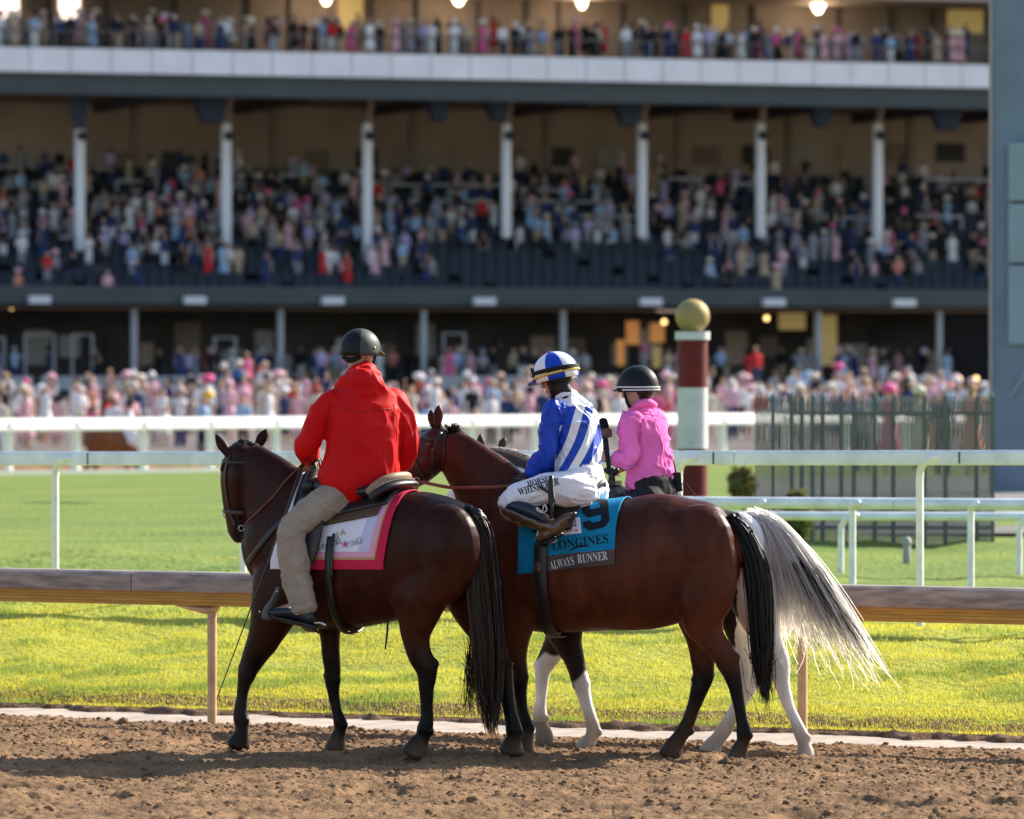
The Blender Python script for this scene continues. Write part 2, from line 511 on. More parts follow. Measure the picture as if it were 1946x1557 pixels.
# ------------------------------------------------------------------ grass blades
def grass_mat():
    m = mat('grass_blade', (.2, .25, .02), .55, .3, attr='Col', trans=.66)
    return m
M_grass = grass_mat()
def grass():
    Vs, Fs, Cs = [], [], []
    n0 = 0
    for (q0, q1, n, hh, ww) in ((.75, 2.0, 120000, .021, .005), (2.0, 4.5, 190000, .021, .006), (4.5, 8.0, 110000, .023, .008)):
        Q = rng.uniform(q0, q1, n); U = rng.uniform(-8, 10 + q1 * .3, n)
        P = RF.o + RF.h * U[:, None] - RF.l * Q[:, None]
        ok = np.abs(P[:, 0]) < .1 * P[:, 1]
        P, Q, U = P[ok], Q[ok], U[ok]
        a = np.stack([U * 2.2, Q * 0, Q * 0], 1)
        edge = .72 + (noise3(a) - .5) * .30 + (noise3(a * 3.7 + 4) - .5) * .16
        ok = Q > edge + .0 + .09 * rng.random(len(Q)); P, Q, U = P[ok], Q[ok], U[ok]
        n = len(P)
        t1 = noise3(np.stack([P[:, 0] * 1.1, P[:, 1] * 2.2, P[:, 0] * 0], 1)); t2 = noise3(np.stack([P[:, 0] * 4, P[:, 1] * 4, P[:, 0] * 0 + 5], 1))
        tuft = smooth(.56, .72, t1 * .65 + t2 * .35)
        bare = smooth(.62, .8, noise3(np.stack([P[:, 0] * 2, P[:, 1] * 3, P[:, 0] * 0 + 11], 1)))
        P[:, 2] = gz(P[:, 0], P[:, 1]) + lumps(P) * smooth(1.3, 2.5, Q) - .004 + .02 * (Q > 1.7) + .014 * (Q <= 1.7) + .03 * smooth(1.25, .75, Q)
        h = hh * (.55 + .9 * rng.random(n)) * (1 + .8 * tuft) * (1 - .3 * bare)
        w = ww * (.7 + .6 * rng.random(n))
        th = rng.uniform(0, 6.283, n)
        d = np.stack([np.cos(th), np.sin(th), th * 0], 1)
        th2 = rng.uniform(0, 6.283, n)
        lean = np.stack([np.cos(th2), np.sin(th2), th2 * 0], 1) * (h * rng.uniform(.1, .9, n))[:, None]
        top = P + lean + np.stack([h * 0, h * 0, h], 1)
        V = np.stack([P - d * w[:, None] / 2, P + d * w[:, None] / 2, top], 1).reshape(-1, 3)
        c1 = A(.56, .49, .05); c2 = A(.21, .29, .05); c3 = A(.55, .45, .14)
        k = np.clip(tuft * .75 + rng.random(n) * .28, 0, 1)[:, None]
        c = c1 * (1 - k) + c2 * k
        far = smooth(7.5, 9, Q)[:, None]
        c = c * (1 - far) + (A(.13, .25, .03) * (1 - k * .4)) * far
        dry = (rng.random(n) < .06 + .1 * bare - .1 * (Q > 8))[:, None]
        c = np.where(dry, c3, c) * (.93 + .14 * rng.random(n))[:, None]
        Vs.append(V); Fs.append(np.arange(n * 3).reshape(-1, 3) + n0); Cs.append(np.repeat(c, 3, 0)); n0 += n * 3
    me = fast_mesh('grass', np.concatenate(Vs), np.concatenate(Fs), M_grass, True)
    paint(me, np.concatenate(Cs))
    o = put('grass', me)
    tag(o, 'short sunlit yellow-green turf grass beyond the near rail', 'grass', kind='stuff')
grass()

# ------------------------------------------------------------------ rails
M_cover = mat('rail_cover', (.30, .235, .20), .5, .35, var=.40, vscale=5.0, bump=.15, bscale=30, stretch=(1, 1, 6))
M_under = mat('rail_under', (.47, .25, .045), .5, .4, var=.2, vscale=4.0, stretch=(1, 1, 8))
M_tan = mat('tan_post', (.55, .35, .19), .5, .4, var=.22, vscale=9.0)
M_white = mat('white_paint', (.82, .83, .84), .4, .5, var=.14, vscale=7.0)
M_whiteb = mat('white_paint_bright', (.86, .84, .80), .4, .5, var=.04, vscale=2.0)
M_bluewhite = mat('white_rail_paint', (.74, .80, .82), .4, .5, var=.16, vscale=5.0, bump=.1, bscale=12)
M_seam = mat('seam', (.05, .05, .05), .7)

def extrude(g, fr, u0, u1, v, z0, z1, prof, mi=0):
    """prof (dv,dz) closed outline swept along the frame's u from u0 to u1, rising z0 to z1"""
    V = []
    for u, z in ((u0, z0), (u1, z1)):
        V += [fr.loc(u, v + dv, z + dz) for dv, dz in prof]
    n = len(prof)
    V = V + V
    F = [(i, (i + 1) % n, n + (i + 1) % n, n + i) for i in range(n)] + [tuple(range(3 * n - 1, 2 * n - 1, -1)), tuple(range(3 * n, 4 * n))]
    g.add(V, F, mi)

def near_rail():
    def U(px): return RF.inv(RF.pt(px, 1000, 0))[0]
    t = thing('safety_rail', RF.loc(U(935), 0, -.08), 'weathered grey safety rail on tan posts between dirt and turf', 'rail')
    zt = .965
    top = [(-.10, 0), (-.085, .012), (.06, .012), (.088, -.004), (.095, -.03), (.095, -.118), (.085, -.128), (-.10, -.128)]
    low = [(-.11, -.129), (.055, -.129), (.055, -.15), (.045, -.155), (.045, -.172), (.052, -.177), (.052, -.195), (.04, -.2), (.04, -.222), (-.11, -.222)]
    joints = [U(-1300), U(-420), U(262), U(1120), U(1990), U(2900)]
    for i in range(len(joints) - 1):
        g = G(); extrude(g, RF, joints[i] - .004, joints[i + 1] + .004, 0, zt, zt, top)
        o = obj('rail_cover', g, M_cover, t, False)
        bv = o.modifiers.new('b', 'BEVEL'); bv.width = .004; bv.segments = 2
        g = G(); extrude(g, RF, joints[i], joints[i + 1], 0, zt, zt, low); obj('lower_channel', g, M_under, t, False)
    for px in (-140, 403, 935, 1525, 2120):
        u = U(px); b = RF.loc(u, 0, float(gz(*RF.loc(u, 0, 0)[:2])) - .1)
        g = G()
        H = zt - .22
        g.tube([b, RF.loc(u, 0, .3), RF.loc(u, 0, H - .13), RF.loc(u + .006, -.012, H - .07), RF.loc(u + .03, -.05, H - .02), RF.loc(u + .07, -.09, H + .02)], .0325, 14, 4)
        o = obj('post', g, M_tan, t)
        g = G(); g.loft([(RF.loc(u + .28, -.02, H + .0), .05, .012), (RF.loc(u + .15, -.02, H - .02), .06, .022), (RF.loc(u + .02, -.02, H - .035), .05, .03), (RF.loc(u - .03, -.02, H - .01), .04, .012)], RF.l, 10, 3)
        obj('bracket', g, M_tan, o)
near_rail()

def white_rail(name, fr, pxs, ytop0, ytop1, label, m, post_m, th=.115, gz_post=True, neck=.12, ext=(-1500, 3400), rp=.03, post_len=1.15, seams=(), joints=None, round_=False, profile=None):
    """a rail seen at row ytop0 (left edge) .. ytop1 (right edge) with goose-neck posts at the columns pxs"""
    def U(px): return fr.inv(fr.pt(px, 900, 0))[0]
    ua, ub = U(0), U(1946); za = fr.pt(0, ytop0, 0)[2]; zb = fr.pt(1946, ytop1, 0)[2]
    Z = lambda u: za + (zb - za) * (u - ua) / (ub - ua)
    mid = U(973)
    t = thing(name, fr.loc(mid, 0, float(gz(*fr.loc(mid, 0, 0)[:2]))), label, 'rail')
    if round_:
        prof = [((.05 if th < .2 else .14) * math.cos(k * math.pi / 10), -th / 2 + th / 2 * math.sin(k * math.pi / 10)) for k in range(20)]
    else:
        prof = [(-.06, -.004), (-.05, 0), (.042, 0), (.056, -.012), (.06, -.03), (.06, -th + .012), (.05, -th), (-.06, -th)]
    if profile: prof = profile
    js = [U(p) for p in (joints or (ext[0], 500, 1400, ext[1]))]
    for a, b in zip(js[:-1], js[1:]):
        g = G(); extrude(g, fr, a - .003, b + .003, 0, Z(a), Z(b), prof)
        o = obj('rail_section', g, m, t, round_)
    for p in seams:
        u = U(p); g = G(); g.box(fr.loc(u, .058, Z(u) - th * .5), .012, .012, th * .8, (fr.h, fr.l, UP)); obj('joint_plate', g, M_seam, t)
    for p in pxs:
        u = U(p); z = Z(u) - th * .55
        b = fr.loc(u, 0, 0); zb_ = float(gz(b[0], b[1])) - .15
        zb_ = max(zb_, Z(u) - post_len) if not gz_post else zb_
        g = G()
        s = neck
        g.tube([fr.loc(u + .0, .0, zb_), fr.loc(u, 0, z - .45), fr.loc(u, .0, z - s * 1.25), fr.loc(u - s * .16, .015, z - s * .6), fr.loc(u - s * .6, .04, z - s * .12), fr.loc(u - s * 1.1, .055, z + .005), fr.loc(u - s * 1.5, .05, z + .01)], rp, 12, 4)
        obj('post', g, post_m, t)
    return t
F2 = Frame(*W(973, 900, 46.0)[:2], 24)
white_rail('white_rail', F2, (-290, 105, 462, 1290, 1748, 2180), 859, 856, 'white rail on goose-neck posts just beyond the near turf', M_bluewhite, M_white, seams=(173, 1361, 1828))
FA = Frame(*W(1600, 900, 49)[:2], 18)
white_rail('round_rail', FA, (1440, 1620, 1845, 2070), 936, 948, 'pale tubular rail low on the right in front of another', M_bluewhite, M_white, th=.10, neck=.05, ext=(1270, 3200), joints=(1210, 1700, 3200), round_=True)
FB = Frame(*W(1600, 900, 56)[:2], 14)
white_rail('round_rail', FB, (1400, 1598, 1937), 968, 974, 'thin pale rail behind the tubular rail on the right', M_bluewhite, M_white, th=.085, neck=.12, ext=(1290, 3200), joints=(1290, 1760, 3200), round_=True)
white_rail('far_rail', F3, [15 + 129.5 * k - .55 * k * k for k in range(-4, 19)], 796, 782, 'bright white far rail in front of the crowd', M_whiteb, M_whiteb, th=.36, neck=.02, rp=.115, ext=(-600, 2600), joints=(-600, 300, 1100, 2000, 2600), profile=[(-.13, -.02), (-.10, 0), (.17, -.24), (.175, -.29), (.13, -.31), (-.13, -.08)])
g = G()
for px0, px1, y0, y1 in ((-500, 2300, 888, 912),):
    fr = F3; a, b = fr.pt(px0, 0, .35), fr.pt(px1, 0, .35)
    u0, u1 = fr.inv(a)[0], fr.inv(b)[0]
    extrude(g, fr, u0, u1, .35, -.42, -.42, [(-.1, -.3), (-.1, .13), (.1, .13), (.1, -.3)])
single('white_kerb', g, M_whiteb, 'long white kerb at the foot of the far rail', 'kerb', smoothed=False)
# ------------------------------------------------------------------ horses
M_coat = mat('horse_coat', (.05, .02, .01), .40, .12, attr='Col', bump=.55, bscale=150, bdist=.003, var=.3, vscale=9.0, stretch=(1, 1, .35))
def hair_mat(name, col, tr=.12, rough=.45):
    return mat(name, col, rough, .4, attr='Col', trans=tr)
M_pale = hair_mat('pale_hair', (.6, .55, .5), .7, .5)
M_hair = hair_mat('horse_hair', (.02, .014, .012))

def ribbons(P, r0, r1, cols, m):
    """flat hairs: light passes straight through them"""
    S, N, _ = P.shape
    T = np.gradient(P, axis=1); T /= np.linalg.norm(T, axis=2)[..., None] + 1e-9
    ref = rng.normal(0, 1, (S, 1, 3)); a = np.cross(T, ref); a /= np.linalg.norm(a, axis=2)[..., None] + 1e-9
    rr = (r0 + (r1 - r0) * np.linspace(0, 1, N) ** 1.5)[None, :, None]
    V = np.stack([P + rr * a, P - rr * a], 2); idx = np.arange(S * N * 2).reshape(S, N, 2)
    F = np.stack([idx[:, :-1, 0], idx[:, :-1, 1], idx[:, 1:, 1], idx[:, 1:, 0]], -1).reshape(-1, 4)
    me = fast_mesh('hair', V.reshape(-1, 3), F, m, True, 4); paint(me, np.repeat(cols, N * 2, 0)); return me

def strands(P, r0, r1, cols, m=None):
    """P (s,n,3) polylines -> three-sided tapering hairs; cols (s,3)"""
    S, N, _ = P.shape
    T = np.gradient(P, axis=1); T /= np.linalg.norm(T, axis=2)[..., None] + 1e-9
    ref = nrm(A(.31, .9, .2)); a = np.cross(T, ref); a /= np.linalg.norm(a, axis=2)[..., None] + 1e-9
    b = np.cross(T, a)
    rr = (r0 + (r1 - r0) * np.linspace(0, 1, N) ** 1.5)[None, :, None] * np.ones((S, 1, 1))
    V = np.stack([P + rr * (a * math.cos(t) + b * math.sin(t)) for t in (0, 2.094, 4.189)], 2)
    idx = np.arange(S * N * 3).reshape(S, N, 3)
    F = []
    for j in range(3):
        k = (j + 1) % 3
        F.append(np.stack([idx[:, :-1, j], idx[:, :-1, k], idx[:, 1:, k], idx[:, 1:, j]], -1).reshape(-1, 4))
    me = fast_mesh('hair', V.reshape(-1, 3), np.concatenate(F), m or M_hair, True, 4)
    paint(me, np.repeat(cols, N * 3, 0))
    return me

def bez(P0, P1, P2, P3, n=12):
    t = np.linspace(0, 1, n)[None, :, None]
    return P0[:, None] * (1 - t) ** 3 + 3 * P1[:, None] * t * (1 - t) ** 2 + 3 * P2[:, None] * t * t * (1 - t) + P3[:, None] * t ** 3

M_heye = mat('horse_eye', (.012, .007, .005), .12, .6)
def leg_rows(fr, rows):
    out = []
    for i, r in enumerate(rows):
        px, py, rp, v = r[:4]
        c = fr.pt(px, py, v); s = FPX / c[1]
        rs = rp / s * (.925 if 1195 < py < 1408 else 1.0)
        ra = r[4] * (.925 if py > 1195 else 1.0) if len(r) > 4 else rs * .86
        rb = math.sqrt(max(rs ** 2 - (ra * math.sin(fr.a)) ** 2, (.6 * rs) ** 2)) / math.cos(fr.a)
        out.append((c, ra, rb))
    return out

def head_axes(yaw):
    a = R(yaw)
    return A(-math.cos(a), math.sin(a), 0), A(-math.sin(a), -math.cos(a), 0)

def build_horse(fr, trunk, neck, head, head_yaw, ears, legs, label, coat, voxel=.0085, muscles=(), base_u=0.0, bones=(), relief=()):
    g = G()
    rows = []
    for px, t, b, hw in trunk:
        c = fr.pt(px, (t + b) / 2, 0); s = FPX / c[1]
        rows.append((c, hw, (b - t) / 2 / s))
    g.loft(rows, fr.l, 36, 9, 2.15)
    rows = []
    for px, py, rp, ra in neck:
        c = fr.pt(px, py, 0); rows.append((c, ra, rp / (FPX / c[1])))
    g.loft(rows, fr.l, 28, 9, 2.0)
    hd, hl = head_axes(head_yaw)
    hrows = []
    c0 = fr.pt(head[0][0], head[0][1], 0)
    for px, py, ra, rb in head:
        hrows.append((W(px, py, c0[1] + (c0[0] - (px - CX) / FPX * c0[1]) * math.tan(R(head_yaw)) * .55), ra, rb))
    g.loft(hrows, hl, 24, 7, 2.2)
    # cheeks, eye sockets, nostrils
    n = len(hrows)
    ax = nrm(hrows[-1][0] - hrows[0][0])
    fwd = nrm(np.cross(hl, ax)); fwd = fwd if fwd @ hd > 0 else -fwd
    for sd in (-1, 1):
        c = hrows[1][0] * .4 + hrows[2][0] * .6
        g.ball(c - fwd * .055 + hl * sd * .045, .055, .075, .085, (hl, fwd, ax), 14, 9)
        c = hrows[1][0]
        g.ball(c + fwd * .06 + hl * sd * .068, .03, .03, .036, (hl, fwd, ax), 10, 7)
        c = hrows[n - 2][0]
        g.ball(c + fwd * .035 + hl * sd * .038, .022, .022, .03, (hl, fwd, ax), 10, 7)
    g.ball(hrows[n - 1][0] - fwd * .02, .035, .035, .03, (hl, fwd, ax), 12, 8)
    for (bx, by), (tx, ty), wd, dv in ears:
        b = W(bx, by, hrows[0][0][1] + dv); tp = W(tx, ty, hrows[0][0][1] + dv + .02)
        sd = nrm(hl * .8 + hd * .2)
        d = tp - b
        g.loft([(b - d * .2, wd * .7, .02), (b + d * .15, wd, .021), (b + d * .45, wd * 1.12, .018), (b + d * .75, wd * .7, .013), (b + d * .97, wd * .16, .008)], A(1, .2, 0), 12, 3)
    for rows in legs:
        g.loft(leg_rows(fr, rows), fr.l, 20, 6, 2.1)
    for px, py, v, rp in bones:              # bony points: hock, knee, ergot
        g.ball(fr.pt(px, py, v), rp / 303.0, seg=12, rings=8)
    for px, py, v, rx, ry, rz in muscles:
        g.ball(fr.pt(px, py, v), rx, ry, rz, (fr.h, fr.l, UP), 18, 12)
    me = remesh(g, voxel, 7)
    co, no = mco(me), mno(me)               # muscle and vein relief
    uu, vv, zz = fr.inv(co); dsp = np.zeros(len(co))
    for px, py, sx, sy, amp in relief:
        c = fr.inv(fr.pt(px, py, .26)); dsp += amp * np.exp(-((uu - c[0]) * 300 / sx) ** 2 - ((zz - c[2]) * 300 / sy) ** 2) * smooth(.05, .14, np.abs(vv))
    mset(me, co + no * dsp[:, None]); co, no = mco(me), mno(me)
    mset(me, co + no * ((noise3(co * A(7, 7, 4.5)) - .5) * .008 + (noise3(co * 16 + 5) - .5) * .004)[:, None])
    co = mco(me)
    me.materials.append(M_coat)
    base = fr.loc(base_u, 0, 0); base[2] = float(gz(base[0], base[1]))
    t = thing('horse', base, label, 'horse')
    px, py = proj(co)
    paint(me, coat(co, px, py, fr))
    tree = bvh(me)
    o = put('body', me, t)
    for sd in (-1, 1):
        e = G(); e.ball(hrows[1][0] + fwd * .062 + hl * sd * .082, .017, .02, .019, (hl, fwd, ax), 12, 8); obj('eye', e, M_heye, t)
    return dict(t=t, tree=tree, fr=fr, head=hrows, hl=hl, hd=fwd, ax=ax, body=o)

def mixc(c, k, d):
    return c * (1 - k[:, None]) + np.asarray(d)[None] * k[:, None]

def bay(dark, body, leg_hi=.62, leg_lo=.45, dust=(.12, .07, .04)):
    def f(co, px, py, fr):
        n = len(co); z = co[:, 2]
        u, v, _ = fr.inv(co)
        c = np.tile(A(*body), (n, 1))
        k = noise3(co * 3 + 3)
        c = c * (.75 + .5 * k)[:, None]
        c = mixc(c, smooth(1.05, 1.5, z) * .35 , dark)                       # darker along the topline
        jag = (noise3(co * 25) - .5) * .08
        c = mixc(c, smooth(leg_hi, leg_lo, z + jag), dark)
        c = mixc(c, smooth(.16, .0, z + jag * .5) * .7, dust)
        return c
    return f

DARK = (.0075, .0055, .005)
H1 = Frame(-1.08, 35.69, 27)
c1 = bay(DARK, (.042, .0098, .0046), .75, .5)
def coat1(co, px, py, fr):
    c = c1(co, px, py, fr)
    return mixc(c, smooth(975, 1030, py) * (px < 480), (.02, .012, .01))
horse1 = build_horse(H1,
    [(912, 1015, 1085, .10), (893, 972, 1128, .20), (855, 946, 1150, .268), (808, 934, 1165, .285), (760, 940, 1175, .275), (710, 948, 1187, .28), (660, 952, 1196, .29),
     (610, 946, 1197, .28), (570, 925, 1187, .245), (535, 928, 1168, .215), (508, 958, 1142, .19), (490, 1000, 1112, .14)],
    [(572, 1020, 112, .17), (540, 972, 92, .145), (510, 925, 68, .115), (486, 893, 50, .095), (470, 873, 38, .085)],
    [(463, 856, .085, .09), (455, 885, .098, .125), (452, 915, .098, .14), (450, 950, .083, .115), (450, 982, .066, .085), (453, 1008, .062, .072), (457, 1024, .048, .05)], 58,
    [((430, 858), (408, 823), .033, -.03), ((492, 845), (508, 814), .033, .07)],
    [[(845, 985, 45, .10, .10), (842, 1040, 74, .125, .135), (802, 1120, 66, .15, .125), (794, 1165, 45, .155, .095), (790, 1205, 31.5, .155, .075), (796, 1240, 25.5, .15, .062), (809, 1268, 24, .145, .052), (811, 1288, 20, .14, .048), (810, 1310, 16, .14), (811, 1342, 13.5, .14), (811, 1366, 14, .14), (807, 1386, 16.5, .14), (803, 1400, 15, .14), (797, 1412, 20, .14), (790, 1431, 28, .14)],
     [(868, 990, 40, -.10, .10), (880, 1050, 64, -.125, .125), (893, 1120, 55, -.14, .115), (905, 1165, 42, -.14, .09), (924, 1207, 31, -.14, .07), (943, 1245, 25, -.14, .058), (953, 1268, 22, -.14, .05), (960, 1300, 16.5, -.14), (967, 1342, 13, -.14), (972, 1366, 13.5, -.14), (976, 1386, 16, -.14), (977, 1402, 14.5, -.14), (974, 1412, 18, -.14), (971, 1427, 24, -.14)],
     [(550, 1030, 38, .09, .08), (540, 1090, 58, .12, .115), (525, 1150, 50, .14, .105), (505, 1205, 37, .14, .085), (487, 1240, 28, .135, .066), (473, 1268, 22, .13, .055), (468, 1284, 19.5, .13), (463, 1304, 14.5, .13), (460, 1325, 12, .13), (457, 1350, 13.5, .13), (458, 1366, 15.5, .13), (460, 1384, 13.5, .13), (458, 1398, 17, .13), (453, 1416, 23, .13)],
     [(600, 1080, 55, -.12, .11), (622, 1150, 35, -.13, .09), (627, 1205, 22, -.13, .07), (629, 1242, 19.5, -.13, .058), (632, 1275, 17.5, -.13, .052), (632, 1298, 16.5, -.13), (634, 1320, 12.5, -.13), (640, 1350, 10.5, -.13), (646, 1372, 13.5, -.13), (646, 1388, 12.5, -.13), (641, 1402, 16, -.13), (636, 1422, 21, -.13)]],
    'dark bay horse with white and red bordered saddle blanket, ridden by red jacket', coat1,
    muscles=[(848, 1040, .13, .23, .15, .27), (548, 1075, .11, .18, .12, .26)], base_u=0.1, relief=[(770, 1095, 26, 48, -.022), (795, 985, 18, 18, .016), (778, 1145, 18, 26, .016), (758, 1160, 9, 26, -.014), (866, 1075, 9, 62, -.014), (835, 1060, 28, 45, .010), (560, 1115, 26, 30, .015), (588, 1150, 12, 26, -.013), (540, 1055, 10, 55, -.010), (797, 1190, 12, 18, .008)] + [(620 + 22 * k, 1120, 7, 45, .0035) for k in range(6)], bones=[(824, 1262, .14, 11), (800, 1276, .14, 10), (815, 1390, .14, 10), (966, 1262, -.14, 10), (463, 1270, .13, 13), (478, 1274, .13, 11), (466, 1370, .13, 9), (624, 1284, -.13, 11), (640, 1292, -.13, 10), (654, 1378, -.13, 8), (984, 1390, -.14, 9)])

H2 = Frame(.63, 35.77, 20)
c2 = bay(DARK, (.088, .0225, .0098), .66, .42)
def coat2(co, px, py, fr):
    c = c2(co, px, py, fr)
    c = mixc(c, smooth(.45, .1, co[:, 2]) * (px < 1375) * (px > 1200) * .6, (.05, .028, .018))
    return mixc(c, smooth(790, 772, px) * (py < 940), (.02, .012, .01))
horse2 = build_horse(H2,
    [(1400, 1005, 1080, .10), (1380, 966, 1128, .20), (1342, 949, 1155, .265), (1300, 940, 1178, .285), (1258, 938, 1190, .275), (1213, 945, 1198, .272), (1160, 952, 1199, .285), (1100, 950, 1201, .29),
     (1050, 940, 1204, .285), (1008, 922, 1200, .25), (972, 942, 1175, .215), (948, 985, 1142, .175), (932, 1020, 1108, .12)],
    [(1000, 1025, 112, .175), (958, 975, 92, .15), (918, 918, 66, .115), (880, 876, 49, .095), (852, 850, 38, .085)],
    [(836, 830, .085, .085), (823, 853, .10, .125), (811, 873, .096, .13), (797, 892, .08, .105), (783, 907, .066, .082), (773, 917, .06, .07), (765, 924, .045, .048)], 48,
    [((832, 802), (834, 767), .032, -.05), ((824, 806), (818, 777), .03, .10)],
    [[(1325, 985, 45, .10, .10), (1330, 1050, 70, .125, .135), (1335, 1130, 63, .15, .12), (1338, 1180, 43, .15, .095), (1352, 1212, 29, .15, .07), (1374, 1243, 24.5, .15, .055), (1384, 1262, 23, .145, .05), (1393, 1288, 17, .14), (1399, 1312, 14, .14), (1405, 1342, 12.5, .14), (1410, 1370, 13, .14), (1414, 1393, 16, .14), (1412, 1410, 13, .14), (1406, 1424, 15.5, .14), (1401, 1440, 19, .14)],
     [(1325, 990, 40, -.10, .1), (1325, 1060, 62, -.125, .125), (1325, 1160, 44, -.14, .10), (1331, 1215, 29, -.14, .072), (1336, 1260, 24, -.14, .055), (1337, 1286, 22.5, -.14, .05), (1328, 1314, 18, -.14), (1317, 1346, 13.5, -.14), (1308, 1370, 14, -.14), (1300, 1388, 16.5, -.14), (1290, 1404, 16, -.14), (1281, 1418, 19, -.14), (1275, 1434, 25, -.14)],
     [(1000, 1030, 38, .09, .08), (988, 1090, 58, .12, .115), (980, 1150, 52, .14, .105), (979, 1205, 35, .135, .085), (981, 1245, 23, .13, .064), (985, 1278, 20, .13, .054), (986, 1298, 19, .13), (989, 1320, 14, .13), (994, 1350, 12, .13), (1001, 1378, 15, .13), (1003, 1395, 13.5, .13), (1000, 1412, 17, .13), (997, 1432, 21, .13)],
     [(965, 1090, 55, -.12, .11), (968, 1150, 42, -.12, .09), (973, 1205, 30, -.12, .075), (977, 1245, 21, -.12, .058), (981, 1290, 18.5, -.12), (984, 1320, 13, -.12), (987, 1350, 11.5, -.12), (990, 1376, 14, -.12), (990, 1394, 13, -.12), (987, 1408, 16, -.12), (984, 1424, 19, -.12)]],
    'bay racehorse wearing a teal number 9 cloth, ridden by blue and white jockey', coat2,
    muscles=[(1330, 1040, .13, .23, .15, .27), (1008, 1075, .11, .18, .12, .26)], base_u=-.3, relief=[(1262, 1098, 28, 50, -.024), (1262, 985, 18, 18, .016), (1302, 1150, 18, 28, .017), (1284, 1168, 10, 26, -.014), (1364, 1075, 9, 62, -.014), (1332, 1060, 30, 45, .010), (1008, 1120, 28, 32, .016), (1042, 1158, 12, 26, -.014), (1062, 1100, 12, 60, -.010), (1340, 1190, 13, 18, .009)] + [(1100 + 22 * k, 1125, 7, 45, .0035) for k in range(7)], bones=[(1396, 1250, .145, 11), (1372, 1264, .145, 11), (1423, 1398, .14, 9), (1349, 1282, -.14, 11), (1322, 1292, -.14, 10), (1312, 1390, -.14, 9), (976, 1284, .13, 11), (995, 1286, .13, 11), (1010, 1384, .13, 9)])

H3 = Frame(1.137, 36.34, 27)
WHT = A(.82, .78, .74)
def coat3(co, px, py, fr):
    n = len(co); z = co[:, 2]
    c = np.tile(A(.03, .017, .012), (n, 1)) * (.8 + .4 * noise3(co * 4))[:, None]
    jag = (noise3(co * 18) - .5) * 22
    u, v, _ = fr.inv(co)
    w = np.zeros(n)
    w = np.maximum(w, (px > 1402 + jag) * (py < 1245) * (px - 1402 > (py - 1130) * .25 - 40) * 1.0)
    hind = px > 1200
    w = np.maximum(w, hind * smooth(1222, 1234, py + jag))
    front = px <= 1200
    w = np.maximum(w, front * (v < 0) * smooth(1243, 1251, py + jag))
    w = np.maximum(w, front * (v >= 0) * smooth(1283, 1293, py + jag + (px - 1105) * 1.2))
    w = np.maximum(w, (py < 960) * smooth(-3, 3, py - 886 - (px - 975) * .35 + jag * .3) * (px < 1040))
    c = mixc(c, (py < 900) * (px < 1030) * .5 * (1 - w), (.10, .075, .06))
    c = mixc(c, w, WHT)
    c = mixc(c, smooth(.26, .10, z + jag * .001) * .7, (.34, .21, .12))
    c = mixc(c, (z < .1) * .6 * front * (v < 0), (.10, .06, .035))
    return c
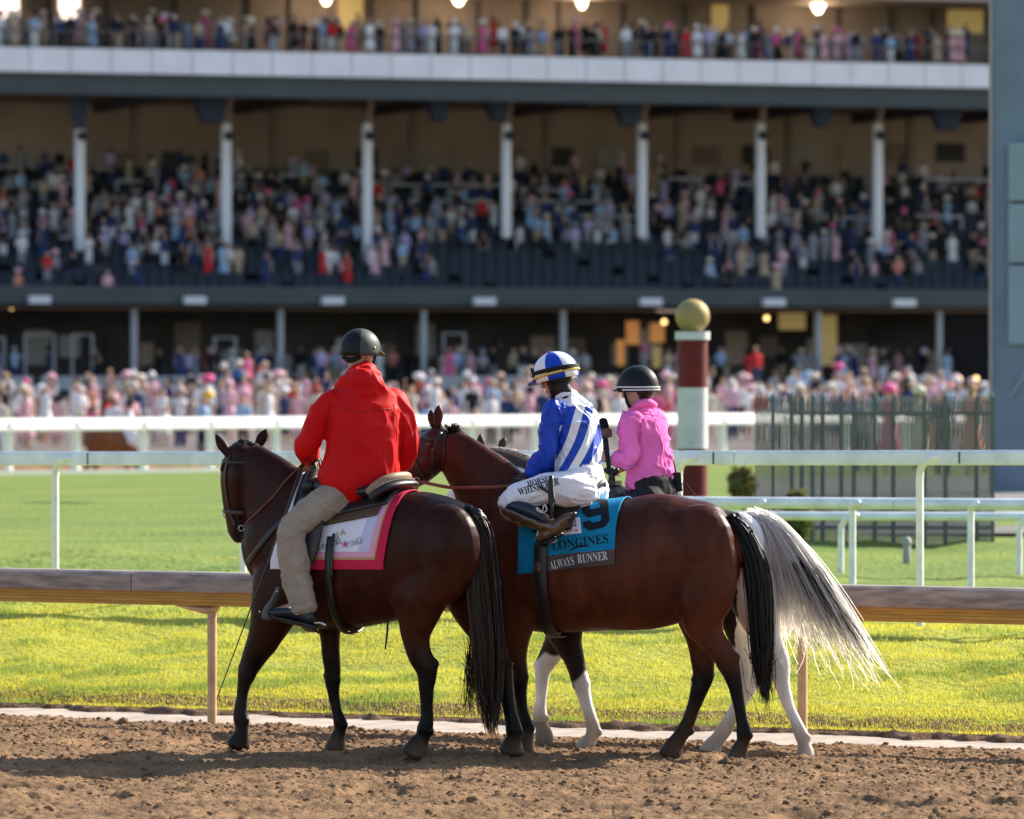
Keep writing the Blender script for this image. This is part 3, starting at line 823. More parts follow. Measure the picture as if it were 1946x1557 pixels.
horse3 = build_horse(H3,
    [(1440, 1030, 1085, .10), (1424, 985, 1130, .19), (1392, 969, 1150, .25), (1350, 962, 1170, .265), (1290, 964, 1180, .26), (1220, 965, 1187, .27), (1160, 960, 1194, .275), (1118, 952, 1197, .24), (1080, 962, 1170, .2), (1052, 1000, 1140, .15), (1036, 1030, 1112, .10)],
    [(1095, 1040, 105, .17), (1050, 985, 82, .14), (1005, 928, 55, .11), (965, 897, 40, .095), (935, 885, 34, .085)],
    [(932, 872, .08, .08), (912, 897, .095, .12), (896, 918, .092, .125), (880, 938, .075, .1), (866, 954, .062, .078), (856, 965, .055, .065), (848, 972, .042, .045)], 55,
    [((914, 856), (913, 823), .03, -.03), ((952, 850), (961, 830), .028, .08)],
    [[(1395, 1000, 36, .09, .09), (1412, 1060, 50, .115, .115), (1430, 1130, 46, .14, .105), (1446, 1180, 36, .14, .08), (1464, 1222, 27, .14, .064), (1478, 1254, 23, .14, .05), (1482, 1276, 20.5, .14), (1486, 1300, 15.5, .14), (1498, 1340, 12.5, .14), (1510, 1366, 12.5, .14), (1522, 1396, 15, .14), (1527, 1412, 12.5, .14), (1529, 1424, 16, .14), (1530, 1440, 20, .14)],
     [(1385, 1000, 36, -.09, .09), (1398, 1060, 52, -.115, .115), (1406, 1140, 48, -.13, .1), (1410, 1190, 36, -.13, .08), (1417, 1235, 26, -.13, .06), (1423, 1275, 21, -.13, .05), (1423, 1298, 20, -.13), (1412, 1324, 16, -.13), (1394, 1356, 13, -.13), (1378, 1384, 15.5, -.13), (1366, 1402, 14.5, -.13), (1356, 1416, 17, -.13), (1350, 1431, 23, -.13)],
     [(1080, 1090, 55, .11, .11), (1070, 1165, 50, .12, .10), (1077, 1215, 33, .12, .08), (1089, 1248, 22.5, .12, .06), (1097, 1274, 18.5, .12), (1104, 1298, 17.5, .12), (1108, 1314, 15, .12), (1114, 1337, 12.5, .12), (1121, 1360, 12.5, .12), (1128, 1384, 15, .12), (1124, 1402, 13.5, .12), (1118, 1412, 16, .12), (1111, 1424, 20, .12)],
     [(1085, 1100, 50, -.11, .1), (1075, 1180, 38, -.12, .085), (1060, 1220, 29, -.12, .07), (1044, 1248, 23, -.12, .055), (1034, 1268, 19.5, -.12), (1031, 1288, 15, -.12), (1029, 1316, 11.5, -.12), (1027, 1340, 11.5, -.12), (1026, 1360, 14.5, -.12), (1028, 1377, 12, -.12), (1033, 1392, 17.5, -.12), (1035, 1405, 18, -.12), (1036, 1417, 14, -.12)]],
    'brown and white pinto pony with long pale tail, beyond the number 9 horse', coat3,
    muscles=[(1405, 1040, .14, .18, .12, .22)], base_u=-.2, bones=[(1490, 1262, .14, 11), (1436, 1288, -.13, 11), (1534, 1402, .14, 9), (1097, 1302, .12, 10), (1113, 1300, .12, 9), (1138, 1392, .12, 9), (1022, 1264, -.12, 10), (1036, 1364, -.12, 8)])

# ---- manes, tails
def jit(n, s):
    return rng.normal(0, 1, (n, 3)) * np.asarray(s)

def clump(P, k, amt):
    """gather hairs into locks that tighten toward their tips"""
    n, N, _ = P.shape; gd = P[rng.integers(0, n, k)]
    mid = N * 2 // 3
    d = ((P[:, None, mid] - gd[None, :, mid]) ** 2).sum(-1); idx = d.argmin(1)
    w = (amt * np.linspace(0, 1, N) ** 1.3)[None, :, None] * rng.uniform(.5, 1, (n, 1, 1))
    ph = rng.uniform(0, 6.28, (k, 1)); wave = np.sin(np.linspace(0, 7, N)[None] + ph) * .008 * np.linspace(0, 1, N)[None]
    gd = gd + wave[..., None] * A(.8, .5, .1)
    return P * (1 - w) + gd[idx] * w

def hanging_tail(h, path, r, n, cols, ends, flare=1.0):
    """path rows (px,py,radius px) down the middle of the tail; a solid core with loose hair round it"""
    fr = h['fr']
    C = np.array([fr.pt(p[0], p[1], 0) for p in path]); rad = np.array([p[2] for p in path]) / 303.0
    g = G(); g.loft([(c, q * .5, q * .72) for c, q in zip(C[:-3], rad[:-3])], fr.l, 14, 4)
    core = remesh(g, .008, 3); core.materials.append(M_hair)
    co = mco(core); folds(core, .012, 20, (1, 1, .12), 3)
    paint(core, np.tile(cols[0], (len(co), 1)))
    o = put('tail', core, h['t'])
    N = 16
    tt = np.linspace(0, 1, N)
    ci = np.stack([np.interp(tt, np.linspace(0, 1, len(C)), C[:, k]) for k in range(3)], 1)
    ri = np.interp(tt, np.linspace(0, 1, len(C)), rad)
    ang = rng.uniform(0, 6.283, n); rho = np.sqrt(rng.uniform(.25, 1.0, n))
    off = fr.h[None] * (np.cos(ang) * rho)[:, None] + fr.l[None] * (np.sin(ang) * rho * .75)[:, None]
    P = ci[None] + off[:, None] * ri[None, :, None]
    wob = np.cumsum(rng.normal(0, .002, (n, N, 3)), 1) * A(1, 1, .3)
    P = clump(P + wob * flare, 300, .38)
    L = 1.0 - .6 * rng.random(n) ** .7
    # trim each hair to its own length
    P = np.stack([np.stack([np.interp(tt * l, tt, P[i, :, k]) if l <= 1 else np.interp(tt, tt, P[i, :, k]) for k in range(3)], 1) for i, l in enumerate(L)])
    ce = cols[rng.integers(0, len(cols), n)]
    me = ribbons(P, .0027, .0010, ce, M_hair)
    put('tail_hair', me, o)
    # wisps
    if ends:
        (sx, sy), (ex0, ey0), (ex1, ey1), m = ends
        k = rng.random(m)
        S = np.array([fr.pt(sx + rng.normal(0, 14), sy + rng.normal(0, 30), rng.normal(0, .04)) for _ in range(m)])
        E = np.array([fr.pt(ex0 + (ex1 - ex0) * q + rng.normal(0, 5), ey0 + (ey1 - ey0) * q + rng.normal(0, 24), rng.normal(0, .05)) for q in k])
        M1 = S * .65 + E * .35 + jit(m, (.02, .02, .0)); M2 = S * .3 + E * .7 + jit(m, (.03, .02, .0))
        put('tail_wisp', ribbons(clump(bez(S, M1, M2, E, 12), 30, .7), .0026, .001, cols[rng.integers(0, len(cols), m)], M_hair), o)

BLK = np.array([(.006, .005, .005), (.009, .007, .006), (.013, .008, .006), (.03, .012, .006), (.085, .032, .012)])  # brownest tone puts the backlit glow into the hair colour
hanging_tail(horse1, [(885, 966, 13), (905, 985, 24), (915, 1030, 30), (917, 1075, 33), (922, 1130, 34), (928, 1200, 32), (931, 1260, 30), (931, 1315, 25), (932, 1360, 17), (934, 1400, 8)], 1, 3000, BLK,
             ((905, 1235), (874, 1325), (962, 1380), 260))
hanging_tail(horse2, [(1388, 982, 11), (1408, 1003, 18), (1430, 1050, 22), (1441, 1100, 25), (1446, 1165, 24), (1448, 1225, 22), (1450, 1268, 18), (1453, 1305, 12), (1457, 1340, 6)], 1, 2200, BLK[:3],
             ((1446, 1220), (1428, 1290), (1472, 1315), 130))

def wind_tail():
    fr = horse3['fr']; n = 3200; V0 = .10
    k = rng.beta(1.0, 1.0, n)                 # 0 hangs down, 1 streams furthest out
    S = np.array([fr.pt(1426 + rng.normal(0, 5) + 26 * q, 976 + rng.normal(0, 4) + 5 * q, V0 * .4 + rng.normal(0, .025)) for q in k])
    ln = rng.uniform(.60, 1.0, n)
    ex = np.interp(k, [0, .25, .5, .75, 1], [1468, 1505, 1578, 1642, 1694]); ey = np.interp(k, [0, .25, .5, .75, 1], [1215, 1228, 1240, 1262, 1285])
    mx1 = np.interp(k, [0, 1], [1452, 1514]); my1 = np.interp(k, [0, 1], [990, 988])
    mx2 = np.interp(k, [0, .5, 1], [1464, 1530, 1604]); my2 = np.interp(k, [0, .5, 1], [1110, 1125, 1148])
    P1 = np.array([fr.pt(a + rng.normal(0, 6), b + rng.normal(0, 6), V0 + rng.normal(0, .05)) for a, b in zip(mx1, my1)])
    P2 = np.array([fr.pt(a + rng.normal(0, 10), b + rng.normal(0, 10), V0 + rng.normal(0, .06)) for a, b in zip(mx2, my2)])
    P3 = np.array([fr.pt(a + rng.normal(0, 9), b + rng.normal(0, 14), V0 + rng.normal(0, .07)) for a, b in zip(ex, ey)])
    P = bez(S, P1, P2, P3, 40)
    idx = (ln[:, None] * np.linspace(0, 39, 16)[None]).astype(int)
    dark = rng.random(n) < np.interp(k, [0, .35, .5, .7, .85, 1], [.0, .01, .10, .30, .22, .06])
    st = np.where(dark, .5, 0.0)            # dark hair grows from low in the tail
    idx = (np.clip(st[:, None] + (ln - st)[:, None] * np.linspace(0, 1, 16)[None], 0, 1) * 39).astype(int)
    P = np.take_along_axis(P, idx[..., None], 1)
    P = clump(P + np.cumsum(rng.normal(0, .0018, P.shape), 1), 220, .5)
    c = np.where(dark[:, None], A(.03, .02, .016), A(.96, .93, .89) * rng.uniform(.9, 1.03, (n, 1)))
    g = G(); g.loft([(fr.pt(1420, 984, .03), .03, .035), (fr.pt(1446, 990, .06), .03, .04), (fr.pt(1466, 1020, V0), .025, .05), (fr.pt(1476, 1070, V0), .015, .04)], fr.l, 12, 4)
    core = remesh(g, .009, 3); core.materials.append(M_pale); folds(core, .016, 22, (1, 1, .2), 5)
    paint(core, np.tile(A(.9, .85, .8), (len(core.vertices), 1)))
    o = put('tail', core, horse3['t'])
    put('tail_hair', ribbons(P, .0027, .0010, c, M_pale), o)
    m = 80
    k = rng.random(m)
    S = np.array([fr.pt(1480 + 90 * q + rng.normal(0, 8), 1120 + 40 * q + rng.normal(0, 12), V0 + rng.normal(0, .05)) for q in k])
    E = np.array([fr.pt(1485 + 210 * q + rng.normal(0, 12), 1245 + 55 * q + rng.normal(0, 22), V0 + rng.normal(0, .08)) for q in k])
    put('tail_wisp', ribbons(bez(S, S * .6 + E * .4 + jit(m, (.05, .03, .02)), S * .3 + E * .7 + jit(m, (.06, .03, .0)), E, 14), .0032, .0012, np.tile(A(.95, .9, .8), (m, 1)), M_pale), o)
wind_tail()

def mane(h, pts, n, length, col, side, lift=.0, name='mane'):
    """hair rooted on the crest through the photo points pts, lying over to one side"""
    fr = h['fr']
    C = np.array([fr.pt(x, y + 3, 0) for x, y in pts])
    t = rng.random(n) * (len(C) - 1); i = np.minimum(t.astype(int), len(C) - 2); f = (t - i)[:, None]
    S = C[i] * (1 - f) + C[i + 1] * f + jit(n, (.006, .006, .004))
    d = (C[-1] - C[0]); d = nrm(d)
    L = (length * rng.uniform(.6, 1.1, n))[:, None]
    out = fr.l * side
    P1 = S + UP * L * (.22 + lift) + out * L * .18 + d * L * .12
    P2 = S + out * L * .5 + d * L * .35 + UP * L * (lift * .5) + jit(n, (.008, .008, .008))
    P3 = S + out * L * .55 + d * L * .5 - UP * L * (.55 - lift) + jit(n, (.012, .012, .015))
    c = np.tile(A(*col), (n, 1)) * rng.uniform(.6, 1.5, (n, 1))
    put(name, strands(bez(S, P1, P2, P3, 7), .0035, .001, c), h['t'])
mane(horse1, [(462, 838), (480, 843), (503, 858), (528, 880), (553, 897), (575, 915)], 700, .10, (.009, .006, .005), -1)
mane(horse1, [(445, 845), (460, 838)], 80, .12, (.009, .006, .005), .2, name='forelock')
mane(horse2, [(846, 808), (864, 816), (878, 824), (904, 841), (927, 863), (949, 884), (966, 900), (982, 916)], 900, .10, (.009, .006, .005), -1)
mane(horse2, [(858, 811), (870, 818)], 26, .075, (.012, .008, .006), 0, .7, name='mane_tuft')
mane(horse2, [(820, 806), (832, 806)], 60, .1, (.012, .007, .006), .3, name='forelock')
mane(horse3, [(930, 852), (950, 853), (975, 858), (1000, 868), (1030, 885)], 420, .085, (.5, .45, .4), -1, .15)
# ------------------------------------------------------------------ tack and riders
M_leather = mat('dark_leather', (.014, .011, .010), .42, .5, var=.3, vscale=12, bump=.15, bscale=120)
M_brownle = mat('brown_leather', (.085, .045, .025), .5, .4, var=.3, vscale=10, bump=.2, bscale=90)
M_tanle = mat('tan_leather', (.27, .175, .10), .55, .4, var=.2, vscale=12, bump=.2, bscale=100)
M_redle = mat('rein_leather', (.20, .05, .02), .5, .4, var=.2, vscale=14)
M_steel = mat('steel', (.6, .6, .6), .25, .5, metal=1.0)
M_wcloth = mat('cloth_white', (.80, .78, .84), .85, .2, bump=.25, bscale=260, bdist=.002)
M_lilac = mat('cloth_lilac', (.60, .58, .74), .85, .2, bump=.25, bscale=260, bdist=.002)
M_pinkb = mat('cloth_pink', (.80, .36, .50), .85, .2, bump=.25, bscale=260, bdist=.002)
M_gold = mat('cloth_gold', (.50, .33, .13), .8, .25, bump=.25, bscale=260, bdist=.002)
M_crim = mat('cloth_crimson', (.62, .02, .07), .85, .2, bump=.25, bscale=260, bdist=.002)
M_teal = mat('cloth_teal', (.004, .22, .40), .8, .2, var=.12, vscale=9, bump=.3, bscale=240, bdist=.002)
M_hemb = mat('cloth_hem', (.09, .065, .055), .85, .2, var=.2, vscale=9)
M_ink = mat('print_black', (.010, .012, .018), .7, .2)
M_inkw = mat('print_white', (.62, .60, .60), .7, .2)
M_inkp = mat('print_pink', (.55, .02, .10), .7, .2)
M_inkg = mat('print_grey', (.12, .10, .11), .7, .2)
M_red = mat('jacket_red', (.60, .006, .008), .6, .12, var=.08, vscale=4, bump=.25, bscale=22, bdist=.012)
M_khaki = mat('trousers_khaki', (.34, .27, .205), .9, .15, var=.12, vscale=14, bump=.35, bscale=160, bdist=.002)
M_blue = mat('silk_blue', (.008, .055, .46), .45, .25, bump=.2, bscale=18, bdist=.01)
M_silkw = mat('silk_white', (.82, .82, .85), .45, .3, bump=.2, bscale=18, bdist=.01)
M_stripe = mat('silk_stripes', (.82, .82, .85), .45, .3, bump=.2, bscale=18, bdist=.01)
def _stripes():
    nt = M_stripe.node_tree; N = nt.nodes
    at = N.new('ShaderNodeAttribute'); at.attribute_name = 'stripe'
    gt = N.new('ShaderNodeMath'); gt.operation = 'GREATER_THAN'; gt.inputs[1].default_value = 0
    mx = N.new('ShaderNodeMix'); mx.data_type = 'RGBA'
    mx.inputs[6].default_value = (.82, .82, .85, 1); mx.inputs[7].default_value = (.008, .055, .46, 1)
    nt.links.new(at.outputs['Fac'], gt.inputs[0]); nt.links.new(gt.outputs[0], mx.inputs[0]); nt.links.new(mx.outputs[2], N['Principled BSDF'].inputs['Base Color'])
_stripes()
M_breech = mat('breeches_white', (.82, .79, .83), .6, .3, bump=.3, bscale=14, bdist=.012)
M_pink = mat('jacket_pink', (.84, .17, .47), .85, .1, var=.06, vscale=6, bump=.3, bscale=40, bdist=.006)
M_seamp = mat('pink_seam', (.50, .04, .24), .8)
M_seamr = mat('red_seam', (.30, .003, .005), .7)
M_black = mat('black_cloth', (.010, .010, .011), .8, .3)
M_helm = mat('helmet_black', (.006, .007, .008), .5, .25, bump=.1, bscale=200, bdist=.001)
M_helm_refl = mat('helmet_reflection', (.05, .06, .055), .55, .3)
M_navy = mat('boot_navy', (.012, .018, .035), .4, .5, var=.2, vscale=20)
M_bootb = mat('boot_brown', (.085, .042, .018), .25, .5, var=.3, vscale=12, coat=.3)
M_skin = mat('skin', (.45, .25, .17), .5, .35, attr='Col')
M_yel = mat('strap_yellow', (.75, .48, .10), .6, .3)
M_lens = mat('goggle_lens', (.55, .42, .38), .1, .6)
M_eye = mat('eye', (.01, .008, .008), .15, .6)

CAM = Vector((0, 0, CZ))
def hit(tree, px, py):
    d = Vector((float((px - CX) / FPX), 1.0, float(-(py - HY) / FPX))).normalized()
    h, n, i, dist = tree.ray_cast(CAM, d)
    if h is None: return None, None
    n = np.array(n); n = n if n @ np.array(d) < 0 else -n
    return np.array(h), n

def on_skin(tree, pts, step=4, off=.004):
    """points and normals along a photo polyline lying on the surface"""
    P, Nn = [], []
    for (x0, y0), (x1, y1) in zip(pts[:-1], pts[1:]):
        k = max(1, int(math.hypot(x1 - x0, y1 - y0) / step))
        for i in range(k + (1 if (x1, y1) == pts[-1] else 0)):
            h, n = hit(tree, x0 + (x1 - x0) * i / k, y0 + (y1 - y0) * i / k)
            if h is not None: P.append(h + n * off); Nn.append(n)
    P = np.array(P); Nn = np.array(Nn)
    for _ in range(2):
        if len(P) > 4: P[1:-1] = (P[:-2] + P[1:-1] * 2 + P[2:]) / 4; Nn[1:-1] = (Nn[:-2] + Nn[1:-1] * 2 + Nn[2:]) / 4
    return P, Nn

def serif(t, base=0x1D400):
    return ''.join(chr(base + ord(c) - 65) if 'A' <= c <= 'Z' else c for c in t)

def text_mesh(body, cuts=2):
    f = bpy.data.curves.new('txt', 'FONT'); f.body = body; f.resolution_u = 3
    o = bpy.data.objects.new('txt', f); COL.objects.link(o)
    bpy.context.view_layer.update()
    me = bpy.data.meshes.new_from_object(o.evaluated_get(bpy.context.evaluated_depsgraph_get()))
    bpy.data.objects.remove(o)
    bm = bmesh.new(); bm.from_mesh(me); bpy.data.meshes.remove(me)
    bmesh.ops.triangulate(bm, faces=bm.faces)
    for _ in range(cuts):
        bmesh.ops.subdivide_edges(bm, edges=[e for e in bm.edges if e.calc_length() > .12], cuts=1)
        bmesh.ops.triangulate(bm, faces=bm.faces)
    V = np.array([v.co[:2] for v in bm.verts]); bm.verts.index_update()
    F = [tuple(v.index for v in f.verts) for f in bm.faces]
    bm.free()
    return V, F

def decal(name, V, F, tree, p0, p1, hpx, m, parent, off=.003, shear=0.0):
    """lay flat print on a surface: text from photo point p0 to p1, capitals hpx high"""
    V = V.copy(); V[:, 0] -= V[:, 0].min(); V[:, 1] -= max(V[:, 1].min(), -.05) if len(V) else 0
    w, h = V[:, 0].max(), V[:, 1].max()
    p0, p1 = A(*p0), A(*p1); d = (p1 - p0) / w; up = A(d[1], -d[0]); up = up / np.linalg.norm(up) * hpx / h
    P = []; last = None
    for x, y in V:
        q = p0 + d * x + up * y + A(1, 0) * shear * y
        a, n = hit(tree, q[0], q[1])
        if a is None: a, n = (last if last else (W(q[0], q[1], 35.3), A(0, -1, 0)))
        last = (a, n)
        P.append(a + n * off)
    return put(name, new_mesh(name, P, F, [m], None, False), parent)

def drape(h, col_top, col_bot, zbot, ss, nt=70, zc=1.22, off=.012, phi0=-78):
    """cloth over the back: columns ss (0 front .. 1 rear); returns (ns,nt,3) from the far side over the spine to the near hem"""
    fr = h['fr']; out = []
    for s in ss:
        ut = col_top[0] + (col_top[1] - col_top[0]) * s; ub = col_bot[0] + (col_bot[1] - col_bot[0]) * s
        zb = zbot[0] + (zbot[1] - zbot[0]) * s
        pts = []; vm = 0
        for ph in np.arange(phi0, 125, 3.0):
            k = max(0.0, min(1.0, abs(ph) / 95.0))
            c = fr.loc(ut + (ub - ut) * k ** 1.4, 0, zc)
            d = UP * math.cos(R(ph)) + fr.l * math.sin(R(ph))
            r = h['tree'].ray_cast(Vector(c), Vector(d))
            p = (np.array(r[0]) + d * off) if r[0] is not None else c + d * .3
            uu, vv, zz = fr.inv(p)
            if ph > 45: vm = max(vm, vv); vv = vm
            pts.append(fr.loc(uu, vv, zz))
            if ph > 12 and zz < zb: break
        pts = np.array(pts)
        for _ in range(2): pts[1:-1] = (pts[:-2] + 2 * pts[1:-1] + pts[2:]) / 4
        # end exactly at the hem
        a, b = pts[-2], pts[-1]; t = (a[2] - zb) / max(a[2] - b[2], 1e-6); pts[-1] = a + (b - a) * min(max(t, .1), 3)
        L = np.concatenate([[0], np.cumsum(np.linalg.norm(np.diff(pts, axis=0), axis=1))])
        out.append((pts, L))
    return out

def cloth_mesh(name, cols, ss, dist, matfn, mats, th=.005, ripple=.006):
    """dist: distances up from the near hem, ascending; one row each"""
    V = []; 
    for (pts, L), s in zip(cols, ss):
        d = L[-1] - np.asarray(dist)
        d = np.maximum(d, 0)
        V.append(np.stack([np.interp(d, L, pts[:, k]) for k in range(3)], 1))
    V = np.array(V)
    for _ in range(2): V[1:-1] = (V[:-2] + 2 * V[1:-1] + V[2:]) / 4
    ns, nt = V.shape[:2]
    P = V.reshape(-1, 3).copy()
    w = (noise3(P * A(9, 9, 3)) - .5) * ripple * 2 * np.tile(smooth(.5, .0, dist), ns)
    P[:, :2] += np.outer(w, A(-.35, -.93))
    F = []; MI = []
    for i in range(ns - 1):
        for j in range(nt - 1):
            F.append((i * nt + j, i * nt + j + 1, (i + 1) * nt + j + 1, (i + 1) * nt + j))
            MI.append(matfn((ss[i] + ss[i + 1]) / 2, (dist[j] + dist[j + 1]) / 2))
    me = new_mesh(name, P, F, mats, MI)
    return me, P.reshape(ns, nt, 3)

def thick(o, t):
    md = o.modifiers.new('t', 'SOLIDIFY'); md.thickness = t; md.offset = 0

def U_of(fr, px): return fr.inv(fr.pt(px, 950, 0))[0]
def Z_of(fr, px, py, v=.28): return fr.pt(px, py, v)[2]
def Uv(fr, px, v): return fr.inv(fr.pt(px, 1050, v))[0]

def hoop(h, u, zc, ph0, ph1, off=.008, step=4, slant=0.0):
    fr = h['fr']; P = []; Nn = []
    for ph in np.arange(ph0, ph1, step):
        d = UP * math.cos(R(ph)) + fr.l * math.sin(R(ph))
        r = h['tree'].ray_cast(Vector(fr.loc(u + slant * (ph - ph0) / (ph1 - ph0), 0, zc)), Vector(d))
        if r[0] is None: continue
        k = min(r[3], .46)                    # do not run down a leg
        P.append(fr.loc(u + slant * (ph - ph0) / (ph1 - ph0), 0, zc) + d * (k + off)); Nn.append(d)
    return np.array(P), np.array(Nn)

# ---- horse 1: blanket, western saddle, bridle
def blanket():
    fr = H1
    sb = [0, .10, .2, .3, .4, .5, .6, .7, .78, .84]
    w = .835                                             # cloth length along the back (m)
    e = [1 - .113 / w, 1 - .078 / w, 1 - .062 / w, 1]
    ss = np.unique(np.concatenate([np.linspace(0, e[0], 46), np.linspace(e[0], e[1], 5), [e[2]], np.linspace(e[2], 1, 7)]))
    dist = np.unique(np.concatenate([np.linspace(0, .062, 6), [.078], np.linspace(.113, 1.25, 90)]))
    cols = drape(horse1, (U_of(fr, 578), U_of(fr, 786)), (Uv(fr, 506, .3), Uv(fr, 726, .3)), (Z_of(fr, 506, 1082), Z_of(fr, 726, 1083)), ss)
    def mf(s, d):
        a = (1 - s) * w; m = min(a, d)
        if s < .15: return 0
        if m < .063: return 3
        if m < .079: return 2
        if m < .114: return 1
        if m < .19 and a < .19: return 4
        return 0
    me, grid = cloth_mesh('saddle_blanket', cols, ss, dist, mf, [M_wcloth, M_pinkb, M_gold, M_crim, M_lilac])
    tree = bvh(me)
    b = fr.loc(0, 0, Z_of(fr, 700, 1083))
    t = thing('saddle_blanket', b, 'white saddle blanket bordered pink, gold and crimson under western saddle', 'blanket')
    o = put('blanket_cloth', me, t); thick(o, .008)
    V, F = text_mesh(serif('K', 0x1D400) + ' ' + serif('ENTUCKY'), 1)
    decal('lettering', V, F, tree, (606, 1047), (651, 1033), 9, M_inkg, t, .007)
    V, F = text_mesh('\u2740', 1)
    decal('flower_emblem', V, F, tree, (651, 1042), (665, 1040), 13, M_inkp, t, .007)
    V, F = text_mesh(serif('OAKS', 0x1D434), 1)
    decal('lettering', V, F, tree, (668, 1040), (691, 1032), 12, M_inkg, t, .007)
    V, F = text_mesh(serif('I', 0x1D434) + '4', 1)
    decal('lettering', V, F, tree, (640, 1026), (659, 1016), 12, M_gold, t, .007)
    return tree
tree_b1 = blanket()

def western_saddle():
    fr = H1
    us, ue = U_of(fr, 755), U_of(fr, 600)
    zb = fr.pt(700, 946, 0)[2]
    t = thing('saddle', fr.loc((us + ue) / 2, 0, zb), 'dark western saddle with tan cantle under rider in red jacket', 'saddle')
    # seat: tree of the saddle along the back
    g = G(); um = (us + ue) / 2
    rows = [(fr.loc(us + .0, 0, zb + .07), .17, .05), (fr.loc(us + .10, 0, zb + .05), .19, .055), (fr.loc(um, 0, zb + .035), .17, .05), (fr.loc(ue - .10, 0, zb + .07), .15, .07), (fr.loc(ue, 0, zb + .07), .12, .06)]
    g.loft(rows, fr.l, 20, 6)
    obj('seat', g, M_leather, t)
    # cantle: upright curved rim behind the rider
    g = G(); rim = []
    for k in range(17):
        a = R(-88 + 11 * k)
        rim.append(fr.loc(us - .03 - .13 * math.cos(a) + .12, .215 * math.sin(a), zb + .115 - .085 * (1 - math.cos(a)) ** 1.5 + .02 * math.cos(a)))
    g.loft([(p, .03, .021) for p in rim], UP, 12, 3)
    c = obj('cantle', g, M_tanle, t)
    g = G()
    low = [fr.loc(us - .06 - .13 * math.cos(R(-88 + 11 * k)) + .12, .235 * math.sin(R(-88 + 11 * k)), zb + .075 - .09 * (1 - math.cos(R(-88 + 11 * k))) ** 1.5 + .015) for k in range(17)]
    g.loft([(p, .024, .032) for p in low], UP, 12, 3)
    obj('cantle_back', g, M_leather, t)
    g = G()
    for k in range(2, 30):
        a = R(-84 + 168 * k / 31)
        p = fr.loc(us - .058 - .13 * math.cos(a) + .12, .24 * math.sin(a), zb + .105 - .088 * (1 - math.cos(a)) ** 1.5 + .016)
        g.ball(p, .004, seg=6, rings=4)
    o = obj('stitching', g, M_inkw, c); o['kind'] = 'stuff'
    # horn and swell
    g = G(); g.loft([(fr.loc(ue - .02, -.13, zb + .06), .05, .05), (fr.loc(ue, 0, zb + .12), .06, .06), (fr.loc(ue - .02, .13, zb + .06), .05, .05)], fr.h, 14, 5); obj('swell', g, M_leather, t)
    g = G(); g.tube([fr.loc(ue, 0, zb + .13), fr.loc(ue + .02, 0, zb + .22)], [.024, .02]); g.ball(fr.loc(ue + .022, 0, zb + .235), .04, .04, .016); obj('horn', g, M_leather, t)
    # skirts
    ss = np.linspace(0, 1, 22); dist = np.linspace(0, .95, 40)
    cols = drape(horse1, (ue + .06, us - .06), (ue + .0, us + .10), (zb - .17, zb - .03), ss, off=.034)
    me, _ = cloth_mesh('skirt', cols, ss, dist, lambda s, d: 0, [M_leather], ripple=.002); o = put('skirt', me, t); thick(o, .012)
    cols = drape(horse1, (ue + .02, us - .03), (ue - .05, us + .13), (zb - .21, zb - .10), ss, off=.026)
    me, _ = cloth_mesh('skirt', cols, ss, dist, lambda s, d: 0, [M_brownle], ripple=.002); o = put('under_skirt', me, t); thick(o, .008)
    # rear cinch strap
    g = G(); P, Nn = hoop(horse1, Uv(fr, 628, .29), 1.20, 62, 180, .030)
    g.ribbon(P, Nn, .05, .008)
    P, Nn = hoop(horse1, Uv(fr, 628, .29), 1.20, 180, 300, .02); g.ribbon(P, Nn, .05, .008)
    obj('rear_cinch', g, M_leather, t)
    g = G(); P, Nn = hoop(horse1, Uv(fr, 636, .29), 1.20, 60, 112, .046); g.ribbon(P, Nn, .022, .006); obj('latigo_strap', g, M_leather, t)
    g = G(); P, Nn = hoop(horse1, Uv(fr, 560, .29), 1.20, 70, 290, .014); g.ribbon(P, Nn, .09, .01); obj('girth', g, M_leather, t)
    g = G()
    g.tube([fr.pt(646, 1190, .08), fr.pt(668, 1198, .04), fr.pt(684, 1190, 0), fr.pt(706, 1184, 0), fr.pt(735, 1178, 0)], [.008, .009, .012, .009, .006], 8)
    g.tube([fr.pt(737, 1172, .02), fr.pt(736, 1200, .02), fr.pt(732, 1234, .02)], [.006, .007, .005], 6)
    obj('strap_end', g, M_leather, t)
    # fenders and stirrups, both sides
    for sd in (1, -1):
        q = lambda px, py, v: (lambda uvz: fr.loc(uvz[0], uvz[1] * sd, uvz[2]))(fr.inv(fr.pt(px, py, v)))
        g = G(); g.loft([(q(590, 985, .31), .012, .10), (q(575, 1050, .345), .012, .10), (q(560, 1095, .36), .010, .055), (q(548, 1125, .38), .01, .03)], fr.l, 12, 4); obj('fender', g, M_leather, t)
        g = G()
        g.loft([(q(531, 1118, .40), .035, .014), (q(522, 1140, .41), .05, .012), (q(512, 1160, .42), .07, .022), (q(510, 1174, .42), .065, .03)], fr.l, 14, 4, 2.6)
        s = obj('stirrup', g, mat('stirrup_hood', (.12, .115, .12), .6, .3, var=.25, vscale=20) if sd == 1 else M_leather, t)
        g = G(); g.ball(q(494, 1163, .44), .008); obj('rivet', g, M_steel, s); g = G(); g.ball(q(527, 1124, .43), .009); obj('rivet', g, M_steel, s)
        g = G(); g.tube([q(512, 1172, .36), q(540, 1180, .36), q(575, 1188, .38)], .012); obj('tread', g, M_leather, s)
western_saddle()

